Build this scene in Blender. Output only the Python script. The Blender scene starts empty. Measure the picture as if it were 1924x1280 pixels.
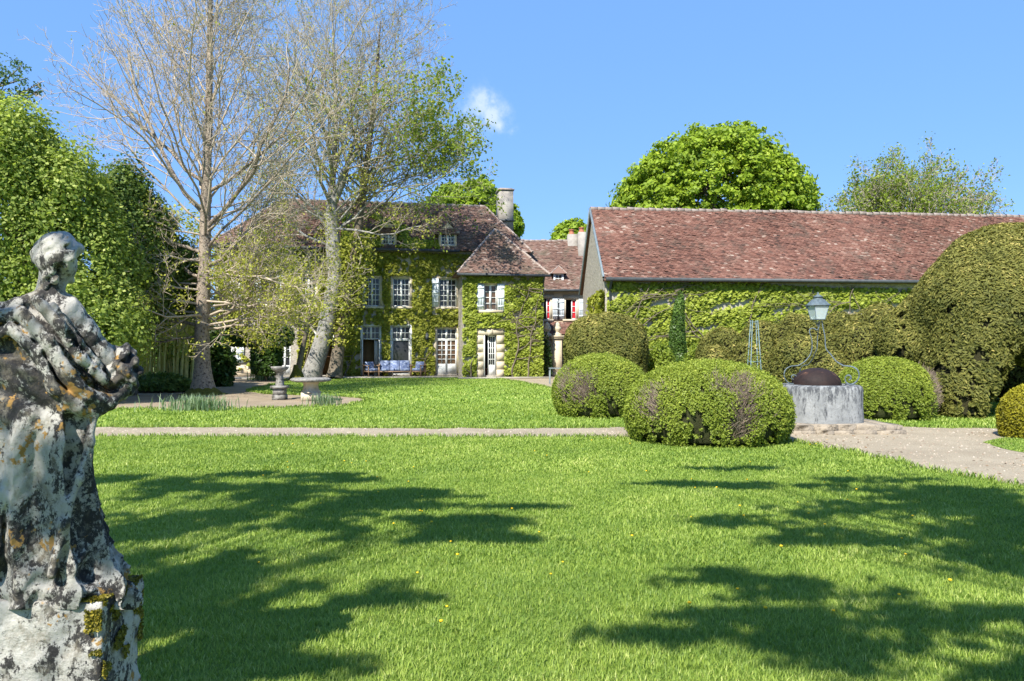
import bpy, math, random
import numpy as np
from mathutils import Vector, Matrix
R = math.radians
random.seed(5)
rng = np.random.default_rng(7)
F = 1400.0; CX = 962.0; HY = 655.0; CH = 1.6
def at(px, py, Y): return np.array([(px-CX)*Y/F, Y, CH-(py-HY)*Y/F])
def pg(px, py):
    Y = CH*F/(py-HY); return ((px-CX)*Y/F, Y)
scene = bpy.context.scene
COL = scene.collection
# ------------------------------------------------------------------ camera, sky, sun
cam = bpy.data.cameras.new('camera'); cam.lens = 26.2; cam.sensor_width = 36; cam.shift_y = 15/1924
cam.clip_start = 0.05; cam.clip_end = 3000
co = bpy.data.objects.new('camera', cam); COL.objects.link(co)
co.location = (0, 0, CH); co.rotation_euler = (R(90), 0, 0); scene.camera = co
SA, SE = R(25), R(47)
S = np.array([-math.sin(SA)*math.cos(SE), -math.cos(SA)*math.cos(SE), math.sin(SE)])
w = bpy.data.worlds.new('World'); scene.world = w; w.use_nodes = True
wn = w.node_tree.nodes; wl = w.node_tree.links
bg = wn['Background']; bg.inputs[1].default_value = 0.13
sky = wn.new('ShaderNodeTexSky'); sky.sky_type = 'NISHITA'; sky.sun_disc = False
sky.sun_elevation = SE; sky.sun_rotation = R(180)+SA; sky.air_density = 1.0; sky.dust_density = 0.1; sky.ozone_density = 1.6
def wnode(t, **k):
    n = wn.new(t)
    for a, b in k.items(): setattr(n, a, b)
    return n
# the one small cumulus: a soft noisy patch of the sky at its own direction
tc = wnode('ShaderNodeTexCoord')
def cloud_dir(px, py):
    d = np.array([(px-CX)/F, 1.0, -(py-HY)/F]); return d/np.linalg.norm(d)
nz = wnode('ShaderNodeTexNoise'); nz.inputs['Scale'].default_value = 38; nz.inputs['Detail'].default_value = 7; nz.inputs['Roughness'].default_value = .62
wl.new(tc.outputs['Generated'], nz.inputs['Vector'])
prev = None
for (px, py, rad, amp) in ((905, 198, .044, 1.1), (922, 215, .044, 1.1), (938, 235, .030, .9), (962, 247, .020, .7), (875, 205, .030, .8), (890, 225, .034, .9), (925, 190, .03, .9)):
    sb = wnode('ShaderNodeVectorMath', operation='DISTANCE'); sb.inputs[1].default_value = tuple(cloud_dir(px, py))
    wl.new(tc.outputs['Generated'], sb.inputs[0])
    mr = wnode('ShaderNodeMapRange'); mr.inputs['From Min'].default_value = 0; mr.inputs['From Max'].default_value = rad
    mr.inputs['To Min'].default_value = amp; mr.inputs['To Max'].default_value = 0
    wl.new(sb.outputs['Value'], mr.inputs['Value'])
    if prev is None: prev = mr.outputs[0]
    else:
        mx = wnode('ShaderNodeMath', operation='MAXIMUM'); wl.new(prev, mx.inputs[0]); wl.new(mr.outputs[0], mx.inputs[1]); prev = mx.outputs[0]
ad = wnode('ShaderNodeMath', operation='MULTIPLY_ADD'); ad.inputs[1].default_value = 2.6; ad.inputs[2].default_value = -1.5
wl.new(nz.outputs['Fac'], ad.inputs[0])
a2 = wnode('ShaderNodeMath', operation='ADD'); wl.new(ad.outputs[0], a2.inputs[0]); wl.new(prev, a2.inputs[1])
m2 = wnode('ShaderNodeMath', operation='MULTIPLY'); wl.new(a2.outputs[0], m2.inputs[0]); wl.new(prev, m2.inputs[1])
cr = wnode('ShaderNodeMapRange'); cr.interpolation_type = 'SMOOTHSTEP'; cr.inputs['From Min'].default_value = .02; cr.inputs['From Max'].default_value = .9; cr.inputs['To Max'].default_value = .8
wl.new(m2.outputs[0], cr.inputs['Value'])
tint = wnode('ShaderNodeMix', data_type='RGBA', blend_type='MULTIPLY'); tint.inputs[0].default_value = 1.0
tint.inputs[7].default_value = (.73, .87, 1.20, 1)
wl.new(sky.outputs[0], tint.inputs[6])
flat = wnode('ShaderNodeMix', data_type='RGBA'); flat.inputs[0].default_value = .75; flat.inputs[7].default_value = (.77, 1.70, 3.50, 1); wl.new(tint.outputs[2], flat.inputs[6])
cm = wnode('ShaderNodeMix', data_type='RGBA'); cm.inputs[7].default_value = (3.0, 3.5, 4.3, 1)
wl.new(cr.outputs[0], cm.inputs[0]); wl.new(flat.outputs[2], cm.inputs[6]); wl.new(cm.outputs[2], bg.inputs[0])
sl = bpy.data.lights.new('sun', 'SUN'); sl.energy = 4.6; sl.angle = R(.55); sl.color = (1, .95, .87)
so = bpy.data.objects.new('sun', sl); COL.objects.link(so); so.rotation_euler = Vector(S).to_track_quat('Z', 'Y').to_euler()
vs = scene.view_settings; vs.view_transform = 'Standard'; vs.look = 'None'; vs.gamma = 1; vs.exposure = 1.1
scene.cycles.max_bounces = 6; scene.cycles.transparent_max_bounces = 8; scene.cycles.diffuse_bounces = 3
scene.cycles.use_adaptive_sampling = True

# ------------------------------------------------------------------ materials
MC = {}
def nodes_of(name):
    m = bpy.data.materials.new(name); m.use_nodes = True
    nt = m.node_tree; b = nt.nodes['Principled BSDF']; b.inputs['Specular IOR Level'].default_value = .25
    return m, nt, b
def N(nt, t, ins=None, **k):
    n = nt.nodes.new(t)
    for a, v in k.items(): setattr(n, a, v)
    for a, v in (ins or {}).items():
        if isinstance(v, bpy.types.NodeSocket): nt.links.new(v, n.inputs[a])
        else: n.inputs[a].default_value = v
    return n
def c4(c): return (c[0], c[1], c[2], 1)
def ramp(nt, fac, lo, hi): return N(nt, 'ShaderNodeMapRange', {'Value': fac, 'From Min': lo, 'From Max': hi}).outputs[0]
def mixc(nt, f, a, b):
    n = N(nt, 'ShaderNodeMix', data_type='RGBA')
    for i, v in ((0, f), (6, a), (7, b)):
        if isinstance(v, bpy.types.NodeSocket): nt.links.new(v, n.inputs[i])
        else: n.inputs[i].default_value = c4(v) if i else v
    return n.outputs[2]
def noise(nt, sc, det=5, rough=.6, vec=None, dist=0):
    ins = {'Scale': sc, 'Detail': det, 'Roughness': rough, 'Distortion': dist}
    if vec is not None: ins['Vector'] = vec
    else: ins['Vector'] = N(nt, 'ShaderNodeTexCoord').outputs['Object']
    return N(nt, 'ShaderNodeTexNoise', ins).outputs['Fac']
def mat(name, c1, c2=None, scale=6, rough=.85, bump=.3, bscale=None, lo=.35, hi=.65, c3=None, s3=20, l3=.55, h3=.65, metal=0, dist=.02):
    m, nt, b = nodes_of(name)
    b.inputs['Roughness'].default_value = rough; b.inputs['Metallic'].default_value = metal
    c2 = c2 or tuple(x*.8 for x in c1)
    col = mixc(nt, ramp(nt, noise(nt, scale), lo, hi), c1, c2)
    if c3: col = mixc(nt, ramp(nt, noise(nt, s3, 6, .65), l3, h3), col, c3)
    nt.links.new(col, b.inputs['Base Color'])
    if bump:
        bn = N(nt, 'ShaderNodeBump', {'Strength': bump, 'Distance': dist, 'Height': noise(nt, bscale or scale*6)})
        nt.links.new(bn.outputs[0], b.inputs['Normal'])
    MC[name] = m; return m
def leafmat(name, a, b_, c=None, trans=.35, rough=.55, spec=.25):
    m, nt, b = nodes_of(name)
    t = N(nt, 'ShaderNodeAttribute', attribute_name='tint').outputs['Fac']
    col = mixc(nt, ramp(nt, t, 0, .7 if c else 1), a, b_)
    if c: col = mixc(nt, ramp(nt, t, .7, 1), col, c)
    nt.links.new(col, b.inputs['Base Color']); b.inputs['Roughness'].default_value = rough; b.inputs['Specular IOR Level'].default_value = spec
    if trans:
        br = N(nt, 'ShaderNodeMix', {0: 1.0}, data_type='RGBA', blend_type='MULTIPLY'); nt.links.new(col, br.inputs[6]); br.inputs[7].default_value = (1.3, 1.35, .8, 1)
        tr = N(nt, 'ShaderNodeBsdfTranslucent'); nt.links.new(br.outputs[2], tr.inputs[0])
        mx = N(nt, 'ShaderNodeMixShader', {0: trans}); nt.links.new(b.outputs[0], mx.inputs[1]); nt.links.new(tr.outputs[0], mx.inputs[2])
        nt.links.new(mx.outputs[0], nt.nodes['Material Output'].inputs[0])
    MC[name] = m; return m
def tintmat(name, cols, rough=.85, nscale=30, spec=.2, c3=None, s3=.8):
    m, nt, b = nodes_of(name)
    t = N(nt, 'ShaderNodeAttribute', attribute_name='tint').outputs['Fac']
    rp = N(nt, 'ShaderNodeValToRGB'); nt.links.new(t, rp.inputs[0]); e = rp.color_ramp.elements
    for i, c in enumerate(cols):
        p = i/(len(cols)-1)
        if i == 0: e[0].position = 0; e[0].color = c4(c)
        elif i == len(cols)-1: e[-1].position = 1; e[-1].color = c4(c)
        else: x = e.new(p); x.color = c4(c)
    col = rp.outputs[0]
    n_ = noise(nt, nscale)
    col = mixc(nt, ramp(nt, n_, .3, .7), col, cols[0])
    mm = N(nt, 'ShaderNodeMix', {0: .35}, data_type='RGBA'); nt.links.new(rp.outputs[0], mm.inputs[6]); nt.links.new(col, mm.inputs[7]); col = mm.outputs[2]
    if c3: col = mixc(nt, ramp(nt, noise(nt, s3, 6, .7), .5, .68), col, c3)
    nt.links.new(col, b.inputs['Base Color']); b.inputs['Roughness'].default_value = rough; b.inputs['Specular IOR Level'].default_value = spec
    MC[name] = m; return m

mat('white_paint', (.74, .75, .72), (.60, .62, .60), 3, .6, .15)
mat('shutter_paint', (.64, .70, .72), (.54, .60, .62), 4, .6, .15)
mat('limestone', (.60, .52, .38), (.48, .41, .30), 1.5, .9, .5, 12, c3=(.30, .27, .22), s3=5, l3=.58, h3=.72)
mat('rubble', (.42, .38, .31), (.30, .27, .23), 4, .95, .9, 9, c3=(.46, .42, .35), s3=7, l3=.52, h3=.6, dist=.06)
mat('cream_render', (.62, .51, .36), (.54, .44, .30), 1.2, .9, .3, 14)
mat('grey_stone', (.30, .29, .26), (.20, .19, .17), 7, .95, .9, 20, c3=(.09, .085, .07), s3=9, l3=.52, h3=.62, dist=.03)
mat('chimney_render', (.34, .32, .28), (.23, .21, .19), 2.5, .9, .4, 12)
mat('terracotta', (.42, .16, .09), (.30, .11, .06), 8, .8, .2)
mat('gutter_zinc', (.06, .07, .075), (.04, .045, .05), 5, .5, .1)
mat('pipe_zinc', (.20, .24, .25), (.14, .17, .18), 5, .5, .1)
mat('dark_room', (.035, .028, .022), (.02, .017, .014), 2, .95, 0)
mat('brown_room', (.28, .17, .07), (.20, .12, .05), 2, .95, 0)
mat('dark_wood', (.09, .045, .02), (.05, .027, .015), 9, .8, .3)
mat('red_curtain', (.55, .02, .03), (.40, .01, .02), 30, .9, .3)
mat('white_cloth', (.60, .60, .58), None, 12, .9, .2)
mat('cushion_blue', (.26, .31, .42), (.12, .16, .28), 9, .9, .2, lo=.42, hi=.5)
mat('teak', (.30, .20, .13), (.20, .13, .08), 12, .8, .2)
mat('blue_metal', (.16, .24, .25), (.10, .15, .16), 10, .5, .1)
mat('iron_paint', (.13, .17, .19), (.075, .10, .11), 14, .55, .15, c3=(.10, .06, .04), s3=12, l3=.62, h3=.7)
mat('rust', (.028, .016, .013), (.016, .010, .009), 8, .7, .3, c3=(.12, .06, .035), s3=5, l3=.6, h3=.75)
mat('moss', (.16, .14, .02), (.07, .075, .012), 14, .95, .9, 30, dist=.02)
mat('terrace_stone', (.36, .33, .28), (.28, .26, .22), 3, .9, .4)
mat('soil', (.10, .075, .05), (.06, .045, .03), 3, .95, .6)
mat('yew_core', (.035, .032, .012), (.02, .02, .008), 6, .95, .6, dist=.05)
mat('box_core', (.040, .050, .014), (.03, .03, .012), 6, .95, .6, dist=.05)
mat('bark_brown', (.36, .30, .23), (.24, .19, .145), 9, .95, 1.0, 24, c3=(.07, .05, .04), s3=13, l3=.54, h3=.62, dist=.04)
mat('bark_grey', (.32, .31, .275), (.21, .20, .18), 3, .9, .7, 14, c3=(.10, .09, .07), s3=6, l3=.58, h3=.68, dist=.04)
mat('bark_dark', (.20, .165, .12), (.11, .09, .065), 7, .95, .9, 18, dist=.03)
mat('twig_pale', (.46, .39, .30), (.33, .27, .20), 5, .9, 0)
mat('twig_grey', (.42, .37, .29), (.28, .24, .18), 3, .9, 0)
mat('twig_dead', (.34, .27, .21), (.24, .18, .14), 5, .9, 0)
mat('yellow_petal', (.75, .50, .02), (.65, .38, .01), 20, .8, 0)
mat('bamboo_cane', (.66, .58, .24), (.46, .46, .16), 4, .6, 0)
def glassmat(name, c, rough=.06):
    m, nt, b = nodes_of(name); b.inputs['Base Color'].default_value = c4(c); b.inputs['Roughness'].default_value = rough
    b.inputs['Specular IOR Level'].default_value = .35; MC[name] = m
mat('slab_stone', (.34, .29, .22), (.24, .205, .16), 5, .95, .9, 20, c3=(.12, .10, .075), s3=9, l3=.55, h3=.65, dist=.03)
glassmat('window_glass', (.03, .032, .036)); glassmat('window_glass_warm', (.10, .06, .035), .15)
m, nt, b = nodes_of('lantern_glass'); b.inputs['Base Color'].default_value = (.75, .85, .80, 1); b.inputs['Roughness'].default_value = .35; b.inputs['Transmission Weight'].default_value = .55; MC['lantern_glass'] = m
# lichen-covered statue stone
def lichen(name, bright=1.0):
    m, nt, b = nodes_of(name)
    tc_ = N(nt, 'ShaderNodeTexCoord').outputs['Object']
    sx = N(nt, 'ShaderNodeSeparateXYZ', {0: tc_})
    mp = N(nt, 'ShaderNodeMapping', {'Vector': tc_, 'Scale': (1, 1, .75)}).outputs[0]
    base = mixc(nt, ramp(nt, noise(nt, 3.5, 5, .6, mp), .35, .65), (.46*bright, .445*bright, .40*bright), (.29*bright, .28*bright, .25*bright))
    big = noise(nt, 3.2, 3, .5, mp, .3)
    fine = noise(nt, 62, 8, .75, mp, .4)
    mid = noise(nt, 15, 4, .6, mp, .3)
    zr = N(nt, 'ShaderNodeValToRGB'); nt.links.new(N(nt, 'ShaderNodeMapRange', {'Value': sx.outputs['Z'], 'From Min': .5, 'From Max': 2.1}).outputs[0], zr.inputs[0])
    e = zr.color_ramp.elements; e[0].position = 0; e[0].color = (.5, .5, .5, 1); e[1].position = 1; e[1].color = (.28, .28, .28, 1)
    for p_, v_ in ((.12, .62), (.22, .62), (.32, .34), (.45, .36), (.56, .62), (.80, .66), (.88, .42)): q_ = e.new(p_); q_.color = (v_, v_, v_, 1)
    k = N(nt, 'ShaderNodeMath', {0: N(nt, 'ShaderNodeMath', {0: big, 1: .9}, operation='MULTIPLY').outputs[0], 1: N(nt, 'ShaderNodeMath', {0: fine, 1: mid}, operation='ADD').outputs[0]}, operation='ADD').outputs[0]
    k = N(nt, 'ShaderNodeMath', {0: k, 1: N(nt, 'ShaderNodeMath', {0: zr.outputs[0], 1: .45}, operation='MULTIPLY').outputs[0]}, operation='ADD').outputs[0]
    dark = ramp(nt, k, 1.645, 1.735)
    col = mixc(nt, dark, base, (.035, .033, .032))
    br = noise(nt, 9, 6, .7, mp); col = mixc(nt, ramp(nt, br, .53, .70), col, (.19, .165, .12)); col = mixc(nt, ramp(nt, noise(nt, 24, 7, .7, mp), .52, .72), col, (.22, .205, .17))
    sp = noise(nt, 60, 4, .6); sp2 = N(nt, 'ShaderNodeMath', {0: sp, 1: big}, operation='MULTIPLY').outputs[0]
    col = mixc(nt, ramp(nt, sp2, .335, .35), col, (.04, .04, .04))
    org = N(nt, 'ShaderNodeMath', {0: noise(nt, 5.3, 3, .5, mp, .2), 1: noise(nt, 26, 5, .6, tc_)}, operation='MULTIPLY').outputs[0]
    col = mixc(nt, ramp(nt, org, .338, .364), col, (.32, .19, .06))
    nt.links.new(col, b.inputs['Base Color']); b.inputs['Roughness'].default_value = .92
    hgt = N(nt, 'ShaderNodeMath', {0: noise(nt, 38, 8, .7), 1: noise(nt, 9, 5, .6)}, operation='ADD').outputs[0]
    bn = N(nt, 'ShaderNodeBump', {'Strength': .9, 'Distance': .012, 'Height': hgt}); nt.links.new(bn.outputs[0], b.inputs['Normal'])
    MC[name] = m
lichen('lichen_stone')
# well stone: pale with black drips
m, nt, b = nodes_of('well_stone')
tcw = N(nt, 'ShaderNodeTexCoord').outputs['Object']; mpw = N(nt, 'ShaderNodeMapping', {'Vector': tcw, 'Scale': (1, 1, .25)}).outputs[0]
cb = mixc(nt, ramp(nt, noise(nt, 4, 6, .65), .35, .65), (.29, .30, .295), (.19, .20, .20))
szw = N(nt, 'ShaderNodeSeparateXYZ', {0: tcw}).outputs['Z']
kk = N(nt, 'ShaderNodeMath', {0: noise(nt, 15, 7, .75, mpw), 1: N(nt, 'ShaderNodeMapRange', {'Value': szw, 'From Min': .25, 'From Max': .75, 'To Min': -.06, 'To Max': .05}).outputs[0]}, operation='ADD').outputs[0]
cb = mixc(nt, ramp(nt, kk, .485, .60), cb, (.07, .075, .08)); nt.links.new(cb, b.inputs['Base Color']); b.inputs['Roughness'].default_value = .9
bn = N(nt, 'ShaderNodeBump', {'Strength': .7, 'Distance': .02, 'Height': noise(nt, 18, 7, .7)}); nt.links.new(bn.outputs[0], b.inputs['Normal']); MC['well_stone'] = m
# lawn and gravel
m, nt, b = nodes_of('lawn_ground')
cg = mixc(nt, ramp(nt, noise(nt, .35, 6, .6), .35, .65), (.19, .31, .04), (.24, .34, .055))
cg = mixc(nt, ramp(nt, noise(nt, 14, 7, .7), .48, .72), cg, (.10, .16, .02))
cg = mixc(nt, ramp(nt, noise(nt, 2.2, 4, .6), .58, .75), cg, (.25, .28, .06))
nt.links.new(cg, b.inputs['Base Color']); b.inputs['Roughness'].default_value = .9
bn = N(nt, 'ShaderNodeBump', {'Strength': .9, 'Distance': .05, 'Height': noise(nt, 22, 8, .75)}); nt.links.new(bn.outputs[0], b.inputs['Normal']); MC['lawn_ground'] = m
def gravelmat(name, a, b2, c):
    m, nt, b = nodes_of(name)
    cg = mixc(nt, ramp(nt, noise(nt, 1.1, 5, .6), .35, .65), a, b2)
    cg = mixc(nt, ramp(nt, noise(nt, 45, 6, .8), .50, .66), cg, c)
    cg = mixc(nt, ramp(nt, noise(nt, 5, 6, .7), .60, .72), cg, tuple(x*.6 for x in a))
    nt.links.new(cg, b.inputs['Base Color']); b.inputs['Roughness'].default_value = .95
    bn = N(nt, 'ShaderNodeBump', {'Strength': .8, 'Distance': .015, 'Height': noise(nt, 60, 6, .8)}); nt.links.new(bn.outputs[0], b.inputs['Normal']); MC[name] = m
gravelmat('gravel', (.37, .315, .225), (.30, .25, .175), (.17, .14, .09))
gravelmat('dirt', (.34, .27, .19), (.25, .20, .135), (.15, .12, .08))
tintmat('tiles_red', [(.045, .028, .024), (.13, .063, .048), (.21, .10, .073), (.26, .145, .11), (.42, .33, .27)], c3=(.10, .07, .055), s3=1.3)
tintmat('tiles_brown', [(.07, .045, .038), (.16, .092, .072), (.22, .135, .105), (.26, .19, .16), (.42, .35, .30)], c3=(.13, .11, .08), s3=1.2)
mat('ridge_tile', (.34, .29, .25), (.24, .18, .15), 5, .9, .3)
leafmat('ivy_leaf', (.15, .17, .025), (.36, .38, .05), (.50, .47, .12))
leafmat('creeper_leaf', (.15, .19, .025), (.36, .42, .055), (.48, .51, .12))
leafmat('dark_leaf', (.025, .055, .012), (.07, .13, .022), (.13, .21, .04), .25, .4)
leafmat('box_leaf', (.11, .155, .018), (.27, .33, .042), (.37, .40, .065), .3)
leafmat('golden_leaf', (.16, .15, .012), (.33, .30, .02), (.40, .36, .035), .3)
leafmat('yew_leaf', (.055, .068, .013), (.19, .185, .038), (.46, .38, .11), .2, .7)
leafmat('shrub_leaf', (.12, .18, .032), (.32, .39, .08), (.54, .58, .18), .45)
leafmat('shrub_leaf_dark', (.05, .10, .02), (.14, .21, .045), (.30, .36, .10), .4)
leafmat('chestnut_leaf', (.12, .19, .015), (.29, .39, .028), (.42, .48, .05), .35)
leafmat('spring_leaf', (.24, .25, .035), (.42, .43, .07), (.55, .54, .13), .4)
leafmat('tree_leaf', (.11, .16, .02), (.26, .33, .04), (.38, .42, .07), .4)
leafmat('bluish_leaf', (.04, .08, .03), (.09, .15, .05), None, .35)
leafmat('grass_blade', (.125, .21, .032), (.31, .405, .066), (.52, .56, .18), .35, .5, .3)
leafmat('iris_blade', (.13, .20, .10), (.24, .33, .18), (.34, .42, .26), .3)
leafmat('cedar_leaf', (.02, .05, .012), (.05, .09, .02), None, .1)

# ------------------------------------------------------------------ mesh tools
class MB:
    def __init__(s): s.v = []; s.f = []; s.t = []; s.n = 0
    def add(s, v, f, t=.5):
        v = np.asarray(v, float).reshape(-1, 3)
        f = np.asarray(f, np.int64)
        s.v.append(v); s.f.append(f + s.n)
        s.t.append(np.full(len(v), t) if np.isscalar(t) else np.asarray(t, float)); s.n += len(v)
        return s
    def box(s, x0, x1, y0, y1, z0, z1, t=.5):
        v = [(x, y, z) for z in (z0, z1) for y in (y0, y1) for x in (x0, x1)]
        f = [(0, 2, 3, 1), (4, 5, 7, 6), (0, 1, 5, 4), (2, 6, 7, 3), (0, 4, 6, 2), (1, 3, 7, 5)]
        return s.add(v, f, t)
    def quad(s, a, b, c, d, t=.5): return s.add([a, b, c, d], [(0, 1, 2, 3)], t)
    def tri(s, a, b, c, t=.5): return s.add([a, b, c], [(0, 1, 2)], t)
    def tube(s, P, r, k=6, cap=True, t=.5):
        P = np.asarray(P, float); n = len(P)
        r = np.full(n, r) if np.isscalar(r) else np.asarray(r, float)
        T = np.gradient(P, axis=0); T /= np.linalg.norm(T, axis=1)[:, None]+1e-9
        ref = np.array([0, 0, 1.0]) if abs(T[0, 2]) < .9 else np.array([1.0, 0, 0])
        A = np.cross(T, ref); A /= np.linalg.norm(A, axis=1)[:, None]+1e-9
        B = np.cross(T, A)
        an = np.arange(k)*2*math.pi/k
        V = P[:, None, :] + r[:, None, None]*(np.cos(an)[None, :, None]*A[:, None, :] + np.sin(an)[None, :, None]*B[:, None, :])
        i = np.arange(n-1)[:, None]*k; j = np.arange(k)[None, :]; j2 = (j+1) % k
        f = np.stack([i+j, i+j2, i+k+j2, i+k+j], -1).reshape(-1, 4)
        s.add(V.reshape(-1, 3), f, t)
        if cap and k >= 4:
            s.f.append(np.array([list(range(s.n-k, s.n))])) if k == 4 else s.caps(k)
        return s
    def caps(s, k):
        b = s.n-k
        s.f.append(np.array([(b, b+i, b+i+1) for i in range(1, k-1)]))
    def lathe(s, prof, cx=0, cy=0, k=24, t=.5, p=None):
        an = np.arange(k)*2*math.pi/k; V = []
        for r, z in prof:
            if p:
                c, q = np.cos(an), np.sin(an); sc = (np.abs(c)**p+np.abs(q)**p)**(-1/p)
                V += [(cx+r*sc[i]*c[i], cy+r*sc[i]*q[i], z) for i in range(k)]
            else: V += [(cx+r*math.cos(a), cy+r*math.sin(a), z) for a in an]
        f = [(i*k+j, i*k+(j+1) % k, (i+1)*k+(j+1) % k, (i+1)*k+j) for i in range(len(prof)-1) for j in range(k)]
        return s.add(V, f, t)
    def build(s, name, m, parent=None, smooth=False):
        me = bpy.data.meshes.new(name)
        v = np.concatenate(s.v); t = np.concatenate(s.t)
        tot = np.concatenate([np.full(len(f), f.shape[1]) for f in s.f]); li = np.concatenate([f.ravel() for f in s.f])
        me.vertices.add(len(v)); me.vertices.foreach_set('co', v.astype(np.float32).ravel())
        me.loops.add(len(li)); me.loops.foreach_set('vertex_index', li.astype(np.int32))
        me.polygons.add(len(tot)); st = np.concatenate([[0], np.cumsum(tot)[:-1]])
        me.polygons.foreach_set('loop_start', st.astype(np.int32)); me.polygons.foreach_set('loop_total', tot.astype(np.int32))
        if smooth: me.polygons.foreach_set('use_smooth', np.ones(len(tot), bool))
        a = me.attributes.new('tint', 'FLOAT', 'POINT'); a.data.foreach_set('value', np.clip(t, 0, 1).astype(np.float32))
        me.update(); me.validate()
        me.materials.append(MC[m])
        o = bpy.data.objects.new(name, me); COL.objects.link(o)
        if parent: o.parent = parent
        return o
def tag(o, label, cat, group=None, kind=None):
    if label: o['label'] = label
    if cat: o['category'] = cat
    if group: o['group'] = group
    if kind: o['kind'] = kind
    return o
def thing(name, label, cat, loc=(0, 0, 0), rz=0, group=None):
    o = bpy.data.objects.new(name, None); COL.objects.link(o); o.location = loc; o.rotation_euler = (0, 0, rz); o.empty_display_size = .3
    return tag(o, label, cat, group)
def dup(o, parent=None):
    c = o.copy(); COL.objects.link(c); c.parent = parent
    for ch in list(o.children): dup(ch, c)
    return c
def inpoly(P, poly):
    x, y = P[:, 0], P[:, 1]; ins = np.zeros(len(P), bool); n = len(poly); j = n-1
    for i in range(n):
        xi, yi = poly[i]; xj, yj = poly[j]
        c = ((yi > y) != (yj > y)) & (x < (xj-xi)*(y-yi)/((yj-yi)+1e-12)+xi); ins ^= c; j = i
    return ins
def unit(a): return a/(np.linalg.norm(a, axis=-1, keepdims=True)+1e-9)
def vnoise(P, seed=0, n=10, f=1.0):
    g = np.random.default_rng(seed); o = np.zeros(len(P))
    for i in range(n):
        k = g.normal(size=3)*f*(1+.35*i); o += np.sin(P@k+g.uniform(0, 6.28))/(1+.25*i)
    return o/n**.5
def leaves(mb, P, Nn, size, tilt=.7, asp=.6, tint=None, fold=False):
    n = len(P)
    if n == 0: return mb
    nn = unit(Nn + tilt*rng.normal(size=(n, 3)))
    a = unit(np.cross(nn, rng.normal(size=(n, 3)))); b = np.cross(nn, a)
    sz = (size*(.6+.8*rng.random(n)))[:, None]
    V = np.stack([P-a*sz*.5, P+b*sz*asp*.5-a*sz*.05, P+a*sz*.5, P-b*sz*asp*.5-a*sz*.05], 1).reshape(-1, 3)
    f = np.arange(4*n).reshape(-1, 4)
    t = rng.random(n) if tint is None else np.clip(tint, 0, 1)
    return mb.add(V, f, np.repeat(t, 4))
def snets(fn, lo, hi, h):
    lo = np.array(lo, float); hi = np.array(hi, float); n = np.ceil((hi-lo)/h).astype(int)+1
    ax = [lo[i]+h*np.arange(n[i]) for i in range(3)]
    X, Y, Z = np.meshgrid(*ax, indexing='ij'); V = fn(X, Y, Z).astype(np.float32); Sg = V < 0
    cn = n-1
    def cor(A, dx, dy, dz): return A[dx:dx+cn[0], dy:dy+cn[1], dz:dz+cn[2]]
    cs = [(dx, dy, dz) for dx in (0, 1) for dy in (0, 1) for dz in (0, 1)]
    cnt = sum(cor(Sg, *c).astype(np.int8) for c in cs); act = (cnt > 0) & (cnt < 8)
    I = np.argwhere(act); idx = -np.ones(cn, np.int64); idx[act] = np.arange(len(I))
    acc = np.zeros((len(I), 3)); num = np.zeros(len(I))
    for c in cs:
        for a in range(3):
            if c[a]: continue
            d = list(c); d[a] = 1
            v0 = V[I[:, 0]+c[0], I[:, 1]+c[1], I[:, 2]+c[2]]; v1 = V[I[:, 0]+d[0], I[:, 1]+d[1], I[:, 2]+d[2]]
            m_ = (v0 < 0) != (v1 < 0); t = np.where(m_, v0/(v0-v1+1e-12), 0)
            p = np.tile(np.array(c, float), (len(I), 1)); p[:, a] += t
            acc += p*m_[:, None]; num += m_
    verts = lo+h*(I+acc/num[:, None])
    F_ = []
    for a in range(3):
        b, c = (a+1) % 3, (a+2) % 3
        s0 = [slice(None)]*3; s1 = [slice(None)]*3; s0[a] = slice(0, -1); s1[a] = slice(1, None)
        ch = Sg[tuple(s0)] != Sg[tuple(s1)]; E = np.argwhere(ch)
        ok = (E[:, b] > 0) & (E[:, c] > 0) & (E[:, b] < cn[b]) & (E[:, c] < cn[c]); E = E[ok]
        q = []
        for db, dc in ((-1, -1), (0, -1), (0, 0), (-1, 0)):
            e = E.copy(); e[:, b] += db; e[:, c] += dc; q.append(idx[e[:, 0], e[:, 1], e[:, 2]])
        q = np.stack(q, 1); fl = ~Sg[tuple(E.T)]
        q[fl] = q[fl][:, ::-1]; F_.append(q[(q >= 0).all(1)])
    return verts, np.concatenate(F_)
def samp(v, f, n):
    a, b, c, d = v[f[:, 0]], v[f[:, 1]], v[f[:, 2]], v[f[:, 3]]
    nr = np.cross(c-a, d-b); ar = np.linalg.norm(nr, axis=1)+1e-12; k = rng.choice(len(f), n, p=ar/ar.sum())
    s, t = rng.random(n)[:, None], rng.random(n)[:, None]
    P = (1-s)*(1-t)*a[k]+s*(1-t)*b[k]+s*t*c[k]+(1-s)*t*d[k]
    return P, unit(nr[k])
def smin(a, b, k): 
    h = np.clip(.5+.5*(b-a)/k, 0, 1); return b*(1-h)+a*h-k*h*(1-h)
def ell(X, Y, Z, c, r):
    q = np.sqrt(((X-c[0])/r[0])**2+((Y-c[1])/r[1])**2+((Z-c[2])/r[2])**2); return (q-1)*min(r)
def cap(X, Y, Z, a, b, ra, rb=None):
    rb = ra if rb is None else rb; a = np.array(a, float); b = np.array(b, float); d = b-a; L = d@d
    t = np.clip(((X-a[0])*d[0]+(Y-a[1])*d[1]+(Z-a[2])*d[2])/L, 0, 1)
    return np.sqrt((X-a[0]-t*d[0])**2+(Y-a[1]-t*d[1])**2+(Z-a[2]-t*d[2])**2)-(ra+(rb-ra)*t)

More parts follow.
